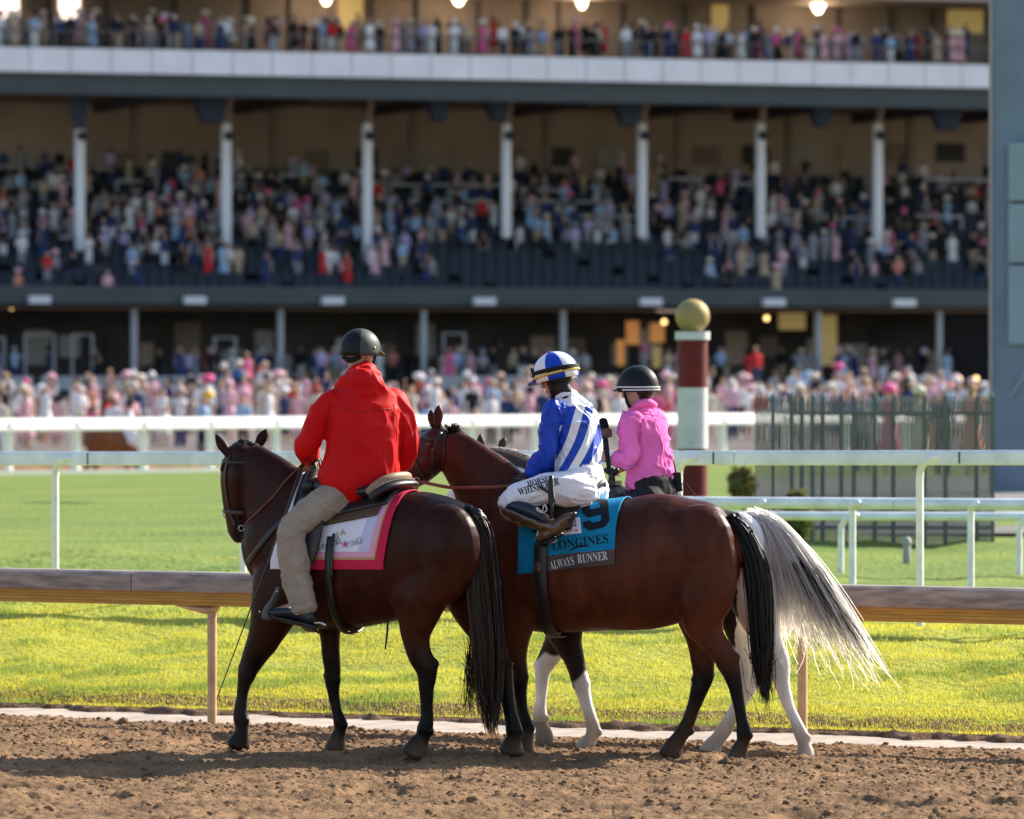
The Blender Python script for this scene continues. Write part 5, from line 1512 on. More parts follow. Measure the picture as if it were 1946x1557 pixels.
    V, F = text_mesh(serif('HORSE'), 2); decal('leg_lettering', V, F, tb, (1004, 926), (1044, 914), 11, M_ink, o, .003)
    # boots
    for s in (1, -1):
        q = lambda px, py, v: fr.pt(px, py, v) if s == 1 else mirror(fr, fr.pt(px, py, v))
        g = G()
        g.loft([(q(960, 968, .352), .052, .050), (q(976, 975, .36), .060, .062), (q(1005, 986, .365), .058, .057), (q(1032, 998, .37), .047, .045), (q(1056, 1002, .37), .042, .042)], fr.l, 18, 5)
        g.loft([(q(1086, 979, .37), .027, .025), (q(1073, 990, .37), .037, .042), (q(1052, 1008, .372), .039, .039), (q(1034, 1020, .375), .038, .029), (q(1022, 1027, .375), .034, .022)], fr.l, 18, 4)
        bo, me = cloth_part('boot', g, M_bootb, t, .0075, 4, (.004, 12, (1, 1, 1), 3))
        g = G(); g.loft([(q(1093, 975, .37), .026, .012), (q(1084, 992, .37), .028, .012)], fr.l, 10, 1, 3); g.loft([(q(1070, 1014, .375), .034, .006), (q(1046, 1030, .376), .036, .006), (q(1024, 1033, .376), .03, .006)], fr.l, 12, 3, 3); obj('sole', g, M_leather, bo)
        g = G(); g.loft([(q(966, 962, .392), .022, .03), (q(990, 966, .40), .03, .045), (q(1016, 976, .405), .03, .042), (q(1038, 990, .40), .022, .02)], fr.l, 14, 4); obj('boot_top', g, M_navy, bo)
        g = G()
        for sx in (-1, 1): g.tube([q(1030, 974, .415), q(1030 - 7 * sx - 2, 962 + 3 * sx, .43), q(1030 - 9 * sx, 970, .43), q(1031, 975, .415)], .0045, 6, 4)
        obj('lace_bow', g, M_inkw, bo)
    # cap
    hcn = hc + hu * .035
    sec = lambda x: 1 if int((x * 8) % 2) == 0 else 0
    g = helmet_g(hcn, hf, hu, .128, .150, .130, .050, 48, sec, .012)
    cp = obj('cap', g, [M_silkw, M_blue], t)
    visor(hcn, hf, hu, .128, .150, -.008, .05, M_blue, cp)
    band(hcn, hf, hu, .128, .150, .13, .012, .014, .026, M_black, 'goggle_strap', cp, lift=.007)
    band(hcn, hf, hu, .128, .150, .13, -.014, .006, .016, M_yel, 'yellow_strap', cp, lift=.006)
    band(hcn, hf, hu, .128, .150, .13, -.020, -.012, .012, M_black, 'goggle_strap', cp, 130, 230, .008)
    g = G(); g.ball(hcn + hu * .132, .012, .012, .008); obj('button', g, M_blue, cp)
    gg = thing('goggles', hcn + hf * .15 + hu * .03, 'clear racing goggles pushed up on the jockey cap', 'goggles')
    g = G(); g.loft([(hcn + hf * (.152 - .03 * abs(k) ** 2 / 1.0) + lat * .085 * k + hu * .036, .03, .016) for k in np.linspace(-1, 1, 9)], hu, 14, 2); obj('lens', g, M_lens, gg)
    g = G(); g.loft([(hcn + hf * (.140 - .03 * k * k) + lat * .09 * k + hu * .036, .034, .008) for k in np.linspace(-1, 1, 9)], hu, 10, 2); obj('rim', g, M_black, gg)
    # whip
    g = G(); p = [fr.pt(975, 910, .22), fr.pt(998, 914, .24), fr.pt(1026, 926, .35), fr.pt(1046, 938, .40)]
    g.tube(p, [.004, .011, .011, .010], 8, 4); g.tube([fr.pt(1046, 938, .40), fr.pt(1049, 960, .42), fr.pt(1046, 985, .41)], [.010, .012, .010], 8, 3)
    g.loft([(fr.pt(1047, 905, .36), .006, .015), (fr.pt(1047, 930, .39), .007, .02), (fr.pt(1049, 955, .42), .008, .025)], fr.l, 8, 3)
    single('jockey_whip', g, M_leather, 'short dark whip across the jockey\'s thigh', 'whip')
jockey()

def outrider():
    fr = H3; D = fr.pt(1225, 850, 0)[1]
    a = R(35); Fw = A(-math.cos(a), math.sin(a), 0); L = A(-math.sin(a), -math.cos(a), 0)
    t = thing('person', fr.pt(1235, 960, 0), 'rider in bright pink jacket and black helmet holding a microphone', 'person')
    hc = W(1213, 742, D); hf = nrm(A(-.90, .36, -.12)); hu = nrm(UP - hf * (UP @ hf)); lat = np.cross(hu, hf)
    sh = {1: W(1198, 800, D - .12), -1: W(1246, 796, D + .13)}
    el = {1: W(1197, 874, D - .16), -1: W(1262, 875, D + .16)}
    wr = {1: W(1164, 873, D - .14), -1: W(1205, 885, D + .25)}
    hip = {1: fr.pt(1240, 950, .1)}; hip[-1] = mirror(fr, hip[1])
    kn = {1: fr.pt(1150, 1030, .36)}; kn[-1] = mirror(fr, kn[1])
    an = {1: fr.pt(1165, 1140, .36)}; an[-1] = mirror(fr, an[1])
    b = G(); skull(b, hc, hf, hu)
    b.loft([(W(1220, 785, D), .055, .055), (hc - hu * .09 - hf * .02, .048, .052), (hc - hu * .03 - hf * .01, .046, .052)], L, 14, 3)
    tor = [(1243, 955, .15, .13), (1238, 915, .13, .11), (1232, 870, .125, .10), (1228, 830, .14, .1), (1224, 805, .15, .095), (1221, 788, .09, .07)]
    b.loft([(W(x, y, D), c, d) for x, y, c, d in tor], L, 18, 3)
    for s in (1, -1):
        b.tube([sh[s], el[s], wr[s]], [.045, .038, .024], 12, 4)
        hand(b, wr[s] + A(-.03, -.01, 0), nrm(A(-.8, .1, .35)) if s == 1 else nrm(A(-.8, .5, -.3)), A(.1, .9, .1) if s == 1 else A(0, -.5, -.8), A(.1, 0, 1.0), 1.5, .92)
        b.tube([hip[s], kn[s], an[s]], [.085, .06, .045], 12, 4); b.tube([an[s], an[s] + A(-.1, .03, -.03), an[s] + A(-.17, .05, -.03)], [.04, .035, .025], 10, 2)
    def cf(co):
        c = np.tile(A(.52, .30, .22), (len(co), 1)); d = co - hc
        hair = ((d @ hf) < -.02) & (np.linalg.norm(d, axis=1) < .2) & ((d @ hu) > -.12); c[hair] = (.02, .012, .010)
        return c
    skin_body(b, .0065, cf, t); eyes(hc, hf, hu, t)
    g = G()
    tor = [(1234, 926, .155, .145), (1236, 905, .158, .14), (1235, 880, .15, .128), (1231, 850, .15, .12), (1228, 820, .162, .122), (1225, 800, .155, .105), (1222, 786, .105, .08), (1220, 776, .076, .072)]
    g.loft([(W(x, y, D), c, d) for x, y, c, d in tor], L, 26, 6, 2.2)
    for s in (1, -1):
        g.tube([sh[s] - L * s * .03, sh[s], sh[s] * .5 + el[s] * .5 + A(-.01, 0, 0), el[s] * .85 + sh[s] * .15, el[s] * .93 + wr[s] * .07, el[s] * .5 + wr[s] * .5, wr[s] * .9 + el[s] * .1], [.066, .07, .066, .062, .06, .054, .046], 18, 5)
    o, me = cloth_part('jacket', g, M_pink, t, .0085, 5, (.022, 8, (1, 1, 1.2), 9.3))
    g = G(); g.tube([W(1204, 782, D - .05), W(1210, 772, D - .08), W(1228, 764, D - .07), W(1243, 770, D + .0), W(1240, 772, D + .06)], [.016, .022, .024, .022, .016], 10, 4); obj('collar', g, M_pink, t)
    g = G(); g.tube([W(1205, 775, D - .055), W(1212, 768, D - .075), W(1222, 764, D - .065)], .014, 8, 3); obj('shirt_collar', g, M_silkw, t)
    g = G()
    g.loft([(fr.pt(1245, 965, 0), .16, .14), (fr.pt(1244, 940, 0), .165, .15), (fr.pt(1240, 915, 0), .15, .135)], fr.l, 20, 4)
    for s in (1, -1): g.tube([hip[s], hip[s] * .5 + kn[s] * .5, kn[s], kn[s] * .5 + an[s] * .5, an[s]], [.12, .105, .085, .075, .06], 16, 4)
    cloth_part('trousers', g, M_black, t, .011, 4, (.008, 8, (1, 1, 1), 1))
    for s in (1, -1):
        g = G(); g.loft([(an[s] + UP * .05, .055, .055), (an[s], .05, .055), (an[s] + A(-.08, .03, -.04), .042, .04), (an[s] + A(-.17, .05, -.05), .034, .026)], fr.l, 14, 4); obj('boot', g, M_leather, t)
    hcn = hc + hu * .033
    g = helmet_g(hcn, hf, hu, .112, .136, .128, .042, 44, None, .012)
    hm = obj('helmet', g, M_helm, t)
    visor(hcn, hf, hu, .112, .136, -.004, .03, M_helm, hm)
    band(hcn, hf, hu, .112, .136, .128, -.012, .018, .011, M_inkw, 'white_trim', hm, lift=.005)
    band(hcn, hf, hu, .112, .136, .128, -.030, .016, .010, M_inkw, 'white_trim', hm, 60, 300, .004)
    g = G()
    for s in (1, -1): g.tube([hcn + lat * s * .10 + hf * .06 - hu * .03, hc + lat * s * .078 + hf * .055 - hu * .07, hc + hf * .06 - hu * .128], .010, 8, 3)
    obj('chin_strap', g, M_black, hm)
    g = G(); g.loft([(hcn + hf * (.142 - .02 * k * k) + lat * .05 * k + hu * .022, .014, .010) for k in np.linspace(-1, 1, 7)], hu, 10, 2); obj('goggles', g, M_lens, hm)
    me.transform(Matrix.Translation(Vector(o['_base']))); tj = bvh(me); me.transform(Matrix.Translation(-Vector(o['_base'])))
    for nm, pts, w in (('back_seam', [(1236, 782), (1250, 812), (1258, 845), (1263, 880), (1264, 908)], .006), ('sleeve_seam', [(1213, 790), (1218, 812), (1215, 840)], .005)):
        P, Nn = on_skin(tj, pts, 4, .0005); g = G(); g.ribbon(P, Nn, w, .002); obj(nm, g, M_seamp, o)
    # microphone
    m = thing('microphone', W(1152, 862, D - .16), 'black handheld microphone with round mic flag in the pink rider\'s hand', 'microphone')
    ax = nrm(W(1150, 812, D - .12) - W(1156, 862, D - .16)); c0 = W(1154, 864, D - .175)
    g = G(); g.tube([c0 - ax * .12, c0, c0 + ax * .10], [.013, .016, .018], 12, 2); obj('handle', g, M_black, m)
    g = G(); c1_ = c0 + ax * .115; sd = nrm(np.cross(ax, A(0, 1, 0)))
    g.loft([(c1_, .044, .044), (c1_ + ax * .012, .047, .047), (c1_ + ax * .04, .047, .047), (c1_ + ax * .048, .043, .043)], sd, 20, 1, dome=False); obj('mic_flag', g, mat('mic_flag', (.10, .05, .03), .5, .4, var=.5, vscale=25), m)
    g = G(); g.tube([c1_ + ax * .045, c1_ + ax * .07, c1_ + ax * .11], [.030, .032, .027], 16, 3); obj('windscreen', g, mat('foam', (.012, .012, .012), .95, .1, bump=.6, bscale=300), m)
    # radio pack on the belt
    r = thing('radio_pack', W(1288, 925, D - .05), 'black radio pack with aerial and cable on the pink rider\'s belt', 'radio')
    ax = (A(.95, .3, 0), A(-.3, .95, 0), nrm(A(-.10, 0, 1)))
    g = G(); g.box(W(1288, 916, D - .06), .045, .04, .125, ax); o = obj('case', g, M_black, r, False); bv = o.modifiers.new('b', 'BEVEL'); bv.width = .008; bv.segments = 2
    g = G(); g.tube([W(1284, 897, D - .06), W(1280, 876, D - .06)], [.006, .004], 8); obj('aerial', g, M_black, r)
    g = G(); g.tube([W(1296, 920, D - .06), W(1306, 923, D - .08), W(1316, 935, D - .10), W(1322, 943, D - .10)], [.004, .004, .003, .006], 6, 4); obj('cable', g, M_black, r)
    # western saddle with its horn, seen over the racehorse's back
    s = thing('saddle', fr.loc(U_of(fr, 1200), 0, 1.45), 'black western saddle with tall horn on the pinto pony', 'saddle')
    zb = fr.pt(1200, 958, 0)[2]; us, ue = U_of(fr, 1266), U_of(fr, 1165)
    g = G(); g.loft([(fr.loc(us, 0, zb + .04), .17, .04), (fr.loc(us + .12, 0, zb + .05), .19, .055), (fr.loc((us + ue) / 2, 0, zb + .03), .17, .05), (fr.loc(ue, 0, zb + .07), .14, .06)], fr.l, 18, 5); obj('seat', g, M_leather, s)
    g = G(); g.loft([(fr.pt(1178, 950, .15), .04, .05), (fr.pt(1162, 936, .04), .05, .055), (fr.pt(1160, 938, -.1), .04, .05)], UP, 14, 5); obj('swell', g, M_leather, s)
    g = G(); g.tube([fr.pt(1162, 934, 0), fr.pt(1163, 905, 0), fr.pt(1164, 892, 0)], [.03, .022, .02], 12, 3); g.loft([(fr.pt(1150, 893, 0), .016, .014), (fr.pt(1164, 899, 0), .024, .02), (fr.pt(1174, 893, 0), .016, .014)], UP, 10, 3); obj('horn', g, M_leather, s)
    g = G(); g.box(fr.pt(1161, 918, .02), .11, .10, .028, (fr.h, fr.l, UP)); obj('horn_cap', g, M_leather, s, False)
outrider()

# ---- breast strap of horse 1
g = G(); P, Nn = on_skin(horse1['tree'], [(543, 985), (520, 1005), (500, 1030), (482, 1055), (470, 1072)], 5, .004)
g.ribbon(P, Nn, .045, .007)
single('breast_strap', g, M_leather, 'dark breast strap across the dark bay horse\'s chest', 'strap')
# ------------------------------------------------------------------ grandstand
SF = Frame(*W(0, 600, 251)[:2], -19)
M_fascia = mat('fascia_white', (.90, .87, .90), .6, .3, var=.06, vscale=.8)
M_beam = mat('beam_green', (.075, .088, .092), .7, .3, var=.1, vscale=.5)
M_deck = mat('deck_dark', (.022, .030, .044), .8, .3, var=.2, vscale=.6)
M_seatm = mat('seat_dark', (.020, .030, .044), .6, .3, var=.25, vscale=1.2)
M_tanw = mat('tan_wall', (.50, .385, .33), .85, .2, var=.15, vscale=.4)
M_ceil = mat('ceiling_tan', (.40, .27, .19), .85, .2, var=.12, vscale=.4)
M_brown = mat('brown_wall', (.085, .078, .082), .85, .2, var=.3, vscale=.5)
M_cream = mat('cream_wall', (.30, .235, .205), .8, .2, var=.12, vscale=.5)
M_colw = mat('column_white', (.88, .9, .95), .5, .3)
M_boxw = mat('light_box', (.72, .74, .76), .5, .3)
M_grayrail = mat('grey_rail', (.45, .45, .47), .5, .4)
M_lamp = mat('lamp_glow', (1, .9, .7), .5, emit=(1.0, .86, .60), estr=2.6)
M_lamp2 = mat('window_glow', (1, .9, .8), .5, emit=(1.0, .80, .66), estr=1.1)
M_globe = mat('globe_glow', (1, .7, .3), .5, emit=(1.0, .62, .22), estr=2.0)
M_amber = mat('amber_glow', (1, .5, .1), .5, emit=(1.0, .36, .12), estr=.12)
M_amberw = mat('warm_board', (.75, .6, .28), .6, emit=(.9, .62, .22), estr=.07)
M_speak = mat('speaker_blue', (.035, .05, .085), .7, .3)
M_glass = mat('railing_mesh', (.10, .095, .10), .4, .4)
M_wall = mat('low_wall', (.42, .42, .44), .7, .3, var=.1, vscale=.5)

def SU(px, v=0.0): return SF.inv(SF.pt(px, 600, v))[0]
def SZ(px, py, v=0.0): return SF.pt(px, py, v)[2]
def sbox(g, px0, px1, v0, v1, z0, z1, mi=0):
    vm = (v0 + v1) / 2
    u0, u1 = SU(px0, vm), SU(px1, vm)
    g.box(SF.loc((u0 + u1) / 2, vm, (z0 + z1) / 2), abs(u1 - u0), abs(v1 - v0), z1 - z0, (SF.h, SF.l, UP), mi)
PL, PR = -260, 2240
STAND = thing('grandstand', SF.loc(SU(973), 0, .9), 'huge blurred white and dark grandstand packed with spectators', 'grandstand')
def spart(name, m, *boxes, parent=None, kind=None):
    g = G()
    for b in boxes: sbox(g, *b)
    o = obj(name, g, m, parent or STAND, False)
    if kind: o['kind'] = kind
    return o
Z_D1b, Z_D1t = 4.95, 5.75           # lower deck edge
Z_U1b, Z_U1t = 15.2, 16.28          # white fascia
# ground floor
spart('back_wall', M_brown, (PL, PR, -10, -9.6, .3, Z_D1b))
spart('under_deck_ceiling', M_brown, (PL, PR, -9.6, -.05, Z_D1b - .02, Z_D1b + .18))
spart('deck_edge', M_beam, (PL, PR, -.3, 0, Z_D1b, Z_D1t))
spart('ground_platform', M_deck, (PL, PR, -9.6, 1.2, .2, 1.25))
spart('warm_soffit', M_ceil, (PL, PR, -1.2, -.9, Z_D1b - .22, Z_D1b - .03))
for a, b in ((-40, 62), (78, 250), (262, 410), (800, 1010), (1020, 1170), (1690, 1790)):
    spart('low_wall', M_wall, (a, b, 1.5, 1.7, 1.15, 1.75))
for px in (-20, 255, 533, 805, 1070, 1330, 1555, 1785, 2010):
    g = G(); u = SU(px, -1.0); g.tube([SF.loc(u, -1.0, .9), SF.loc(u, -1.0, Z_D1b)], .155, 12); obj('lower_column', g, M_grayrail, STAND)
for px in (75, 370, 632, 920, 1236, 1470, 1718, 1990):
    spart('light_box', M_boxw, (px - 20, px + 20, .02, .42, 4.96, 5.30))
for a, b, y0, y1 in ((45, 105, 634, 690), (135, 178, 634, 668), (-20, 10, 640, 670), (405, 450, 640, 662), (840, 885, 632, 668), (640, 700, 645, 665)):
    o = spart('white_frame', M_wall, (a, b, -3.1, -3.0, SZ(a, y0 + 4, -3), SZ(a, y0, -3)), (a, a + 5, -3.1, -3.0, 1.3, SZ(a, y0 + 4, -3)), (b - 5, b, -3.1, -3.0, 1.3, SZ(a, y0 + 4, -3)))
spart('lit_panel', M_amberw, (1548, 1590, -6.1, -6, 2.2, 4.6))
spart('lit_panel', M_amberw, (1480, 1530, -6.1, -6, 3.9, 4.7))
for a, b, z0, z1, m in ((1172, 1186, 2.2, 3.4, M_amber), (1190, 1214, 3.2, 4.3, M_amber), (1216, 1232, 2.4, 3.9, M_tanw), (1236, 1262, 3.3, 4.2, M_amber), (1240, 1256, 2.1, 3.1, M_amberw)):
    spart('lit_menu_board', m, (a, b, -6.1, -6, z0, z1))
spart('strip_lamp', M_lamp2, (1248, 1300, -1.5, -1.3, 4.72, 4.92))
for px, y in ((1262, 612), (1457, 605), (22, 584), (1823, 720), (1855, 720)):
    g = G(); g.ball(SF.pt(px, y, -2 if y < 700 else 3), .11); obj('globe_lamp', g, M_globe, STAND)
for k in range(26):
    px = -40 + k * 74 + (k * 37 % 23); w = 24 + (k * 53 % 30); z0 = 1.9 + (k % 3) * .35
    spart('wall_poster' if k % 3 else 'wall_screen', [M_cream, M_wall, M_grayrail, M_brown, M_tanw][k % 5], (px, px + w, -9.55, -9.5, z0, z0 + 1.0 + (k % 2) * .6))
spart('dark_doorway', mat('doorway', (.006, .005, .005), .9), (1796, 1900, -1.3, -1.2, .9, 4.9))

# seating tiers of the lower deck
NR = 15; RUN, RISE = 1.05, .395
def tier(i): return -.5 - i * RUN, Z_D1t - .55 + i * RISE      # front v, floor z
for i in range(NR):
    v, z = tier(i)
    spart('tier_step', M_deck, (PL, PR, v - RUN, v - .002, z - RISE, z))
    g = G(); n = 112
    u0, u1 = SU(PL, v), SU(PR, v)
    for k in range(n):
        uu = u0 + (u1 - u0) * (k + .5) / n
        if (k + i * 3) % 17 == 0: continue
        w = abs(u1 - u0) / n * .86
        g.box(SF.loc(uu, v - .62, z + .58), w, .06, .46, (SF.h, SF.l, nrm(UP - SF.l * .15)))
        g.box(SF.loc(uu, v - .40, z + .40), w, .42, .05, (SF.h, SF.l, UP))
    o = obj('seat_row', g, M_seatm, STAND, False); o['kind'] = 'stuff'
vb, zbk = tier(NR - 1); vb -= RUN
spart('rear_walkway', M_deck, (PL, PR, vb - 3.5, vb, zbk - .4, zbk + .1))
spart('rear_wall', M_tanw, (PL, PR, vb - 3.9, vb - 3.5, zbk - .4, 15.0))
spart('deck_ceiling', M_ceil, (PL, PR, vb - 3.5, -.9, 14.75, 15.0))
for k in range(22):
    px = -60 + k * 92; y0 = 262 + (k * 29 % 30)
    spart('rear_panel', [M_brown, M_cream, M_tanw, M_wall][k * 7 % 4], (px, px + 34 + (k * 41 % 40), vb - 3.45, vb - 3.4, SZ(px, y0 + 36, vb - 3.4), SZ(px, y0, vb - 3.4)))
for px in (-120, 255, 520, 785, 1040, 1290, 1500, 1730, 1910):
    g = G(); u = SU(px, vb - 1.5); g.box(SF.loc(u, vb - 1.5, (zbk + 14.7) / 2), .35, .35, 14.7 - zbk, (SF.h, SF.l, UP)); obj('rear_column', g, M_cream, STAND, False)
    g = G(); u = SU(px + 8, vb / 2 - 2); g.box(SF.loc(u, vb / 2 - 3, 14.5), .4, abs(vb) - 3, .5, (SF.h, SF.l, UP)); obj('ceiling_beam', g, M_brown, STAND, False)
for a, b, y in ((-30, 42, 318), (100, 215, 322), (182, 322, 378), (352, 420, 352), (60, 150, 350), (220, 300, 345), (470, 560, 372), (532, 605, 333), (630, 690, 388), (740, 960, 352), (835, 930, 382), (990, 1075, 362), (1020, 1150, 384), (1090, 1215, 412), (1250, 1330, 340), (1390, 1440, 350), (1480, 1560, 402), (1600, 1660, 415), (1740, 1830, 412), (1755, 1880, 342)):
    i = min(max(int((560 - y) / 17), 1), NR - 1); v, z = tier(i); zz = SZ((a + b) / 2, y, v)
    spart('handrail', M_grayrail, (a, b, v, v + .06, zz - .05, zz + .07), (a, a + 4, v, v + .06, z, zz - .05), (b - 4, b, v, v + .06, z, zz - .05))
# white columns rising through the tiers
for px, yb in ((-125, 440), (152, 436), (430, 424), (698, 440), (962, 412), (1220, 412), (1445, 412), (1668, 436), (1890, 436)):
    v = -5.2; u = SU(px, v); zt = SZ(px, 238, v)
    g = G(); g.tube([SF.loc(u, v, SZ(px, yb + 12, v) - .6), SF.loc(u, v, zt)], .235, 14); c = obj('white_column', g, M_colw, STAND)
    g = G(); g.tube([SF.loc(u, v, zt - .1), SF.loc(u - .22, v, 14.7)], .17, 10); obj('column_strut', g, M_cream, c)
    g = G(); g.ball(SF.loc(u - .05, v + .25, zt - .5), .26, .26, .22); obj('floodlight', g, M_speak, c)
for px, y, w, h in ((400, 205, 66, 56), (832, 203, 44, 52), (945, 208, 50, 40), (1192, 212, 54, 54), (1560, 214, 46, 52), (1798, 216, 66, 62), (150, 215, 30, 60)):
    v = -3.0; u = SU(px, v); hz = h / 43.0; wz = w / 43.0
    g = G()
    z1 = 14.72; z0 = SZ(px, y + h / 2, v)
    g.loft([(SF.loc(u, v, z1), wz * .5, .5), (SF.loc(u, v, (z0 + z1) / 2), wz * .5, .45), (SF.loc(u, v + .1, z0), wz * .32, .28)], SF.h, 8, 1, 5.0, dome=False)
    obj('loudspeaker', g, M_speak, STAND, False)
# upper deck
n = 34; u0, u1 = SU(PL), SU(PR)
for k in range(n):
    a = u0 + (u1 - u0) * k / n; b = u0 + (u1 - u0) * (k + 1) / n
    g = G(); g.box(SF.loc((a + b) / 2, .0, (Z_U1b + Z_U1t) / 2), abs(b - a) - .05, .12, Z_U1t - Z_U1b, (SF.h, SF.l, UP)); obj('fascia_panel', g, M_fascia, STAND, False)
spart('fascia_backing', M_beam, (PL, PR, -.4, -.07, Z_U1b + .02, Z_U1t - .03))
spart('under_beam', M_beam, (PL, PR, -.95, -.25, 14.25, Z_U1b + .015))
spart('soffit_trim', M_ceil, (PL, PR, -1.3, -1.0, 14.3, 14.6))
spart('upper_deck', M_deck, (PL, PR, -9, -.41, 15.9, 16.1))
spart('upper_wall', M_cream, (PL, PR, -7.4, -7, 16.1, 19.6))
spart('upper_ceiling', M_tanw, (PL, PR, -7, -.5, 19.3, 19.6))
spart('unseen_roof_mass', M_brown, (PL, PR, -26, -.5, 19.62, 25))  # unseen bulk above the frame, made solid and tall to block the sky
spart('rear_mass', M_brown, (PL, PR, -26, -22, .2, 19.6))
for a, b, y0, y1, m in ((-5, 36, -30, 38, M_lamp2), (112, 152, -30, 38, M_lamp2), (600, 645, -40, 45, M_cream), (1800, 1868, -10, 62, M_amberw), (1352, 1384, -20, 60, M_amberw), (640, 690, -20, 60, M_amberw)):
    spart('lit_window', m, (a, b, -6.95, -6.9, SZ(a, y1, -6.9), SZ(a, y0, -6.9)))
for px in (-60, 90, 200, 330, 470, 548, 700, 790, 905, 1000, 1060, 1180, 1300, 1430, 1590, 1690, 1770, 1880):
    spart('wall_mullion', M_brown, (px, px + 5, -6.95, -6.8, 16.1, 19.3))
for px, y, w in ((620, -8, 13), (872, -8, 16), (1106, 0, 12), (1555, 8, 15)):
    g = G(); r = w / 43.0
    g.loft([(SF.pt(px, y - 12, -5), r * .9, r * .9), (SF.pt(px, y, -5), r, r), (SF.pt(px, y + 14, -5), r * .5, r * .5)], SF.h, 12, 3); o = obj('lamp', g, M_lamp, STAND)
    if w > 10:
        ld = bpy.data.lights.new('deck_lamp', 'POINT'); ld.energy = 70; ld.color = (1, .78, .5); ld.shadow_soft_size = .4
        lo = bpy.data.objects.new('deck_lamp', ld); COL.objects.link(lo); lo.location = tuple(SF.pt(px, y + 22, -4.6))
g = G(); sbox(g, PL, PR, -.55, -.48, 17.05, 17.12); obj('top_rail', g, M_glass, STAND, False)
for k in range(60):
    px = PL + (PR - PL) * (k + .5) / 60; spart('baluster', M_glass, (px - 1, px + 1, -.55, -.49, 16.1, 17.05))

# ------------------------------------------------------------------ crowd
class GC(G):
    def __init__(s): super().__init__(); s.c = []
    def col(s, rgb): s.c.append(np.tile(A(*rgb), (s.n - sum(len(x) for x in s.c), 1)))
M_crowd = mat('crowd', (.5, .5, .5), .8, .2, attr='Col')
CL = [('pale pink', (.74, .42, .48)), ('bright pink', (.75, .12, .30)), ('white', (.78, .76, .76)), ('light blue', (.35, .50, .70)), ('navy blue', (.03, .05, .14)), ('red', (.60, .03, .03)),
      ('tan', (.50, .38, .26)), ('black', (.018, .018, .02)), ('lilac', (.48, .40, .62)), ('grey', (.30, .30, .33)), ('coral', (.75, .28, .20)), ('cream', (.72, .65, .52)), ('royal blue', (.05, .10, .42)), ('green', (.07, .22, .10))]
CD = dict(CL)
P_GROUND = [.34, .05, .32, .05, .07, .05, .05, .08, .03, .03, .01, .05, .01, .0]
P_TIER = [.11, .02, .09, .07, .22, .025, .07, .26, .08, .18, .01, .0, .0, .0]  # weighted to dark clothing, standing in for the stand's shade
P_UP = [.12, .05, .11, .05, .17, .06, .09, .23, .05, .10, .01, .01, .0, .0]
SK = [(.50, .30, .21), (.42, .24, .16), (.56, .36, .27), (.20, .11, .07), (.12, .065, .04)]
HR = [(.02, .015, .01), (.06, .035, .02), (.22, .13, .06), (.40, .27, .12), (.10, .10, .10)]

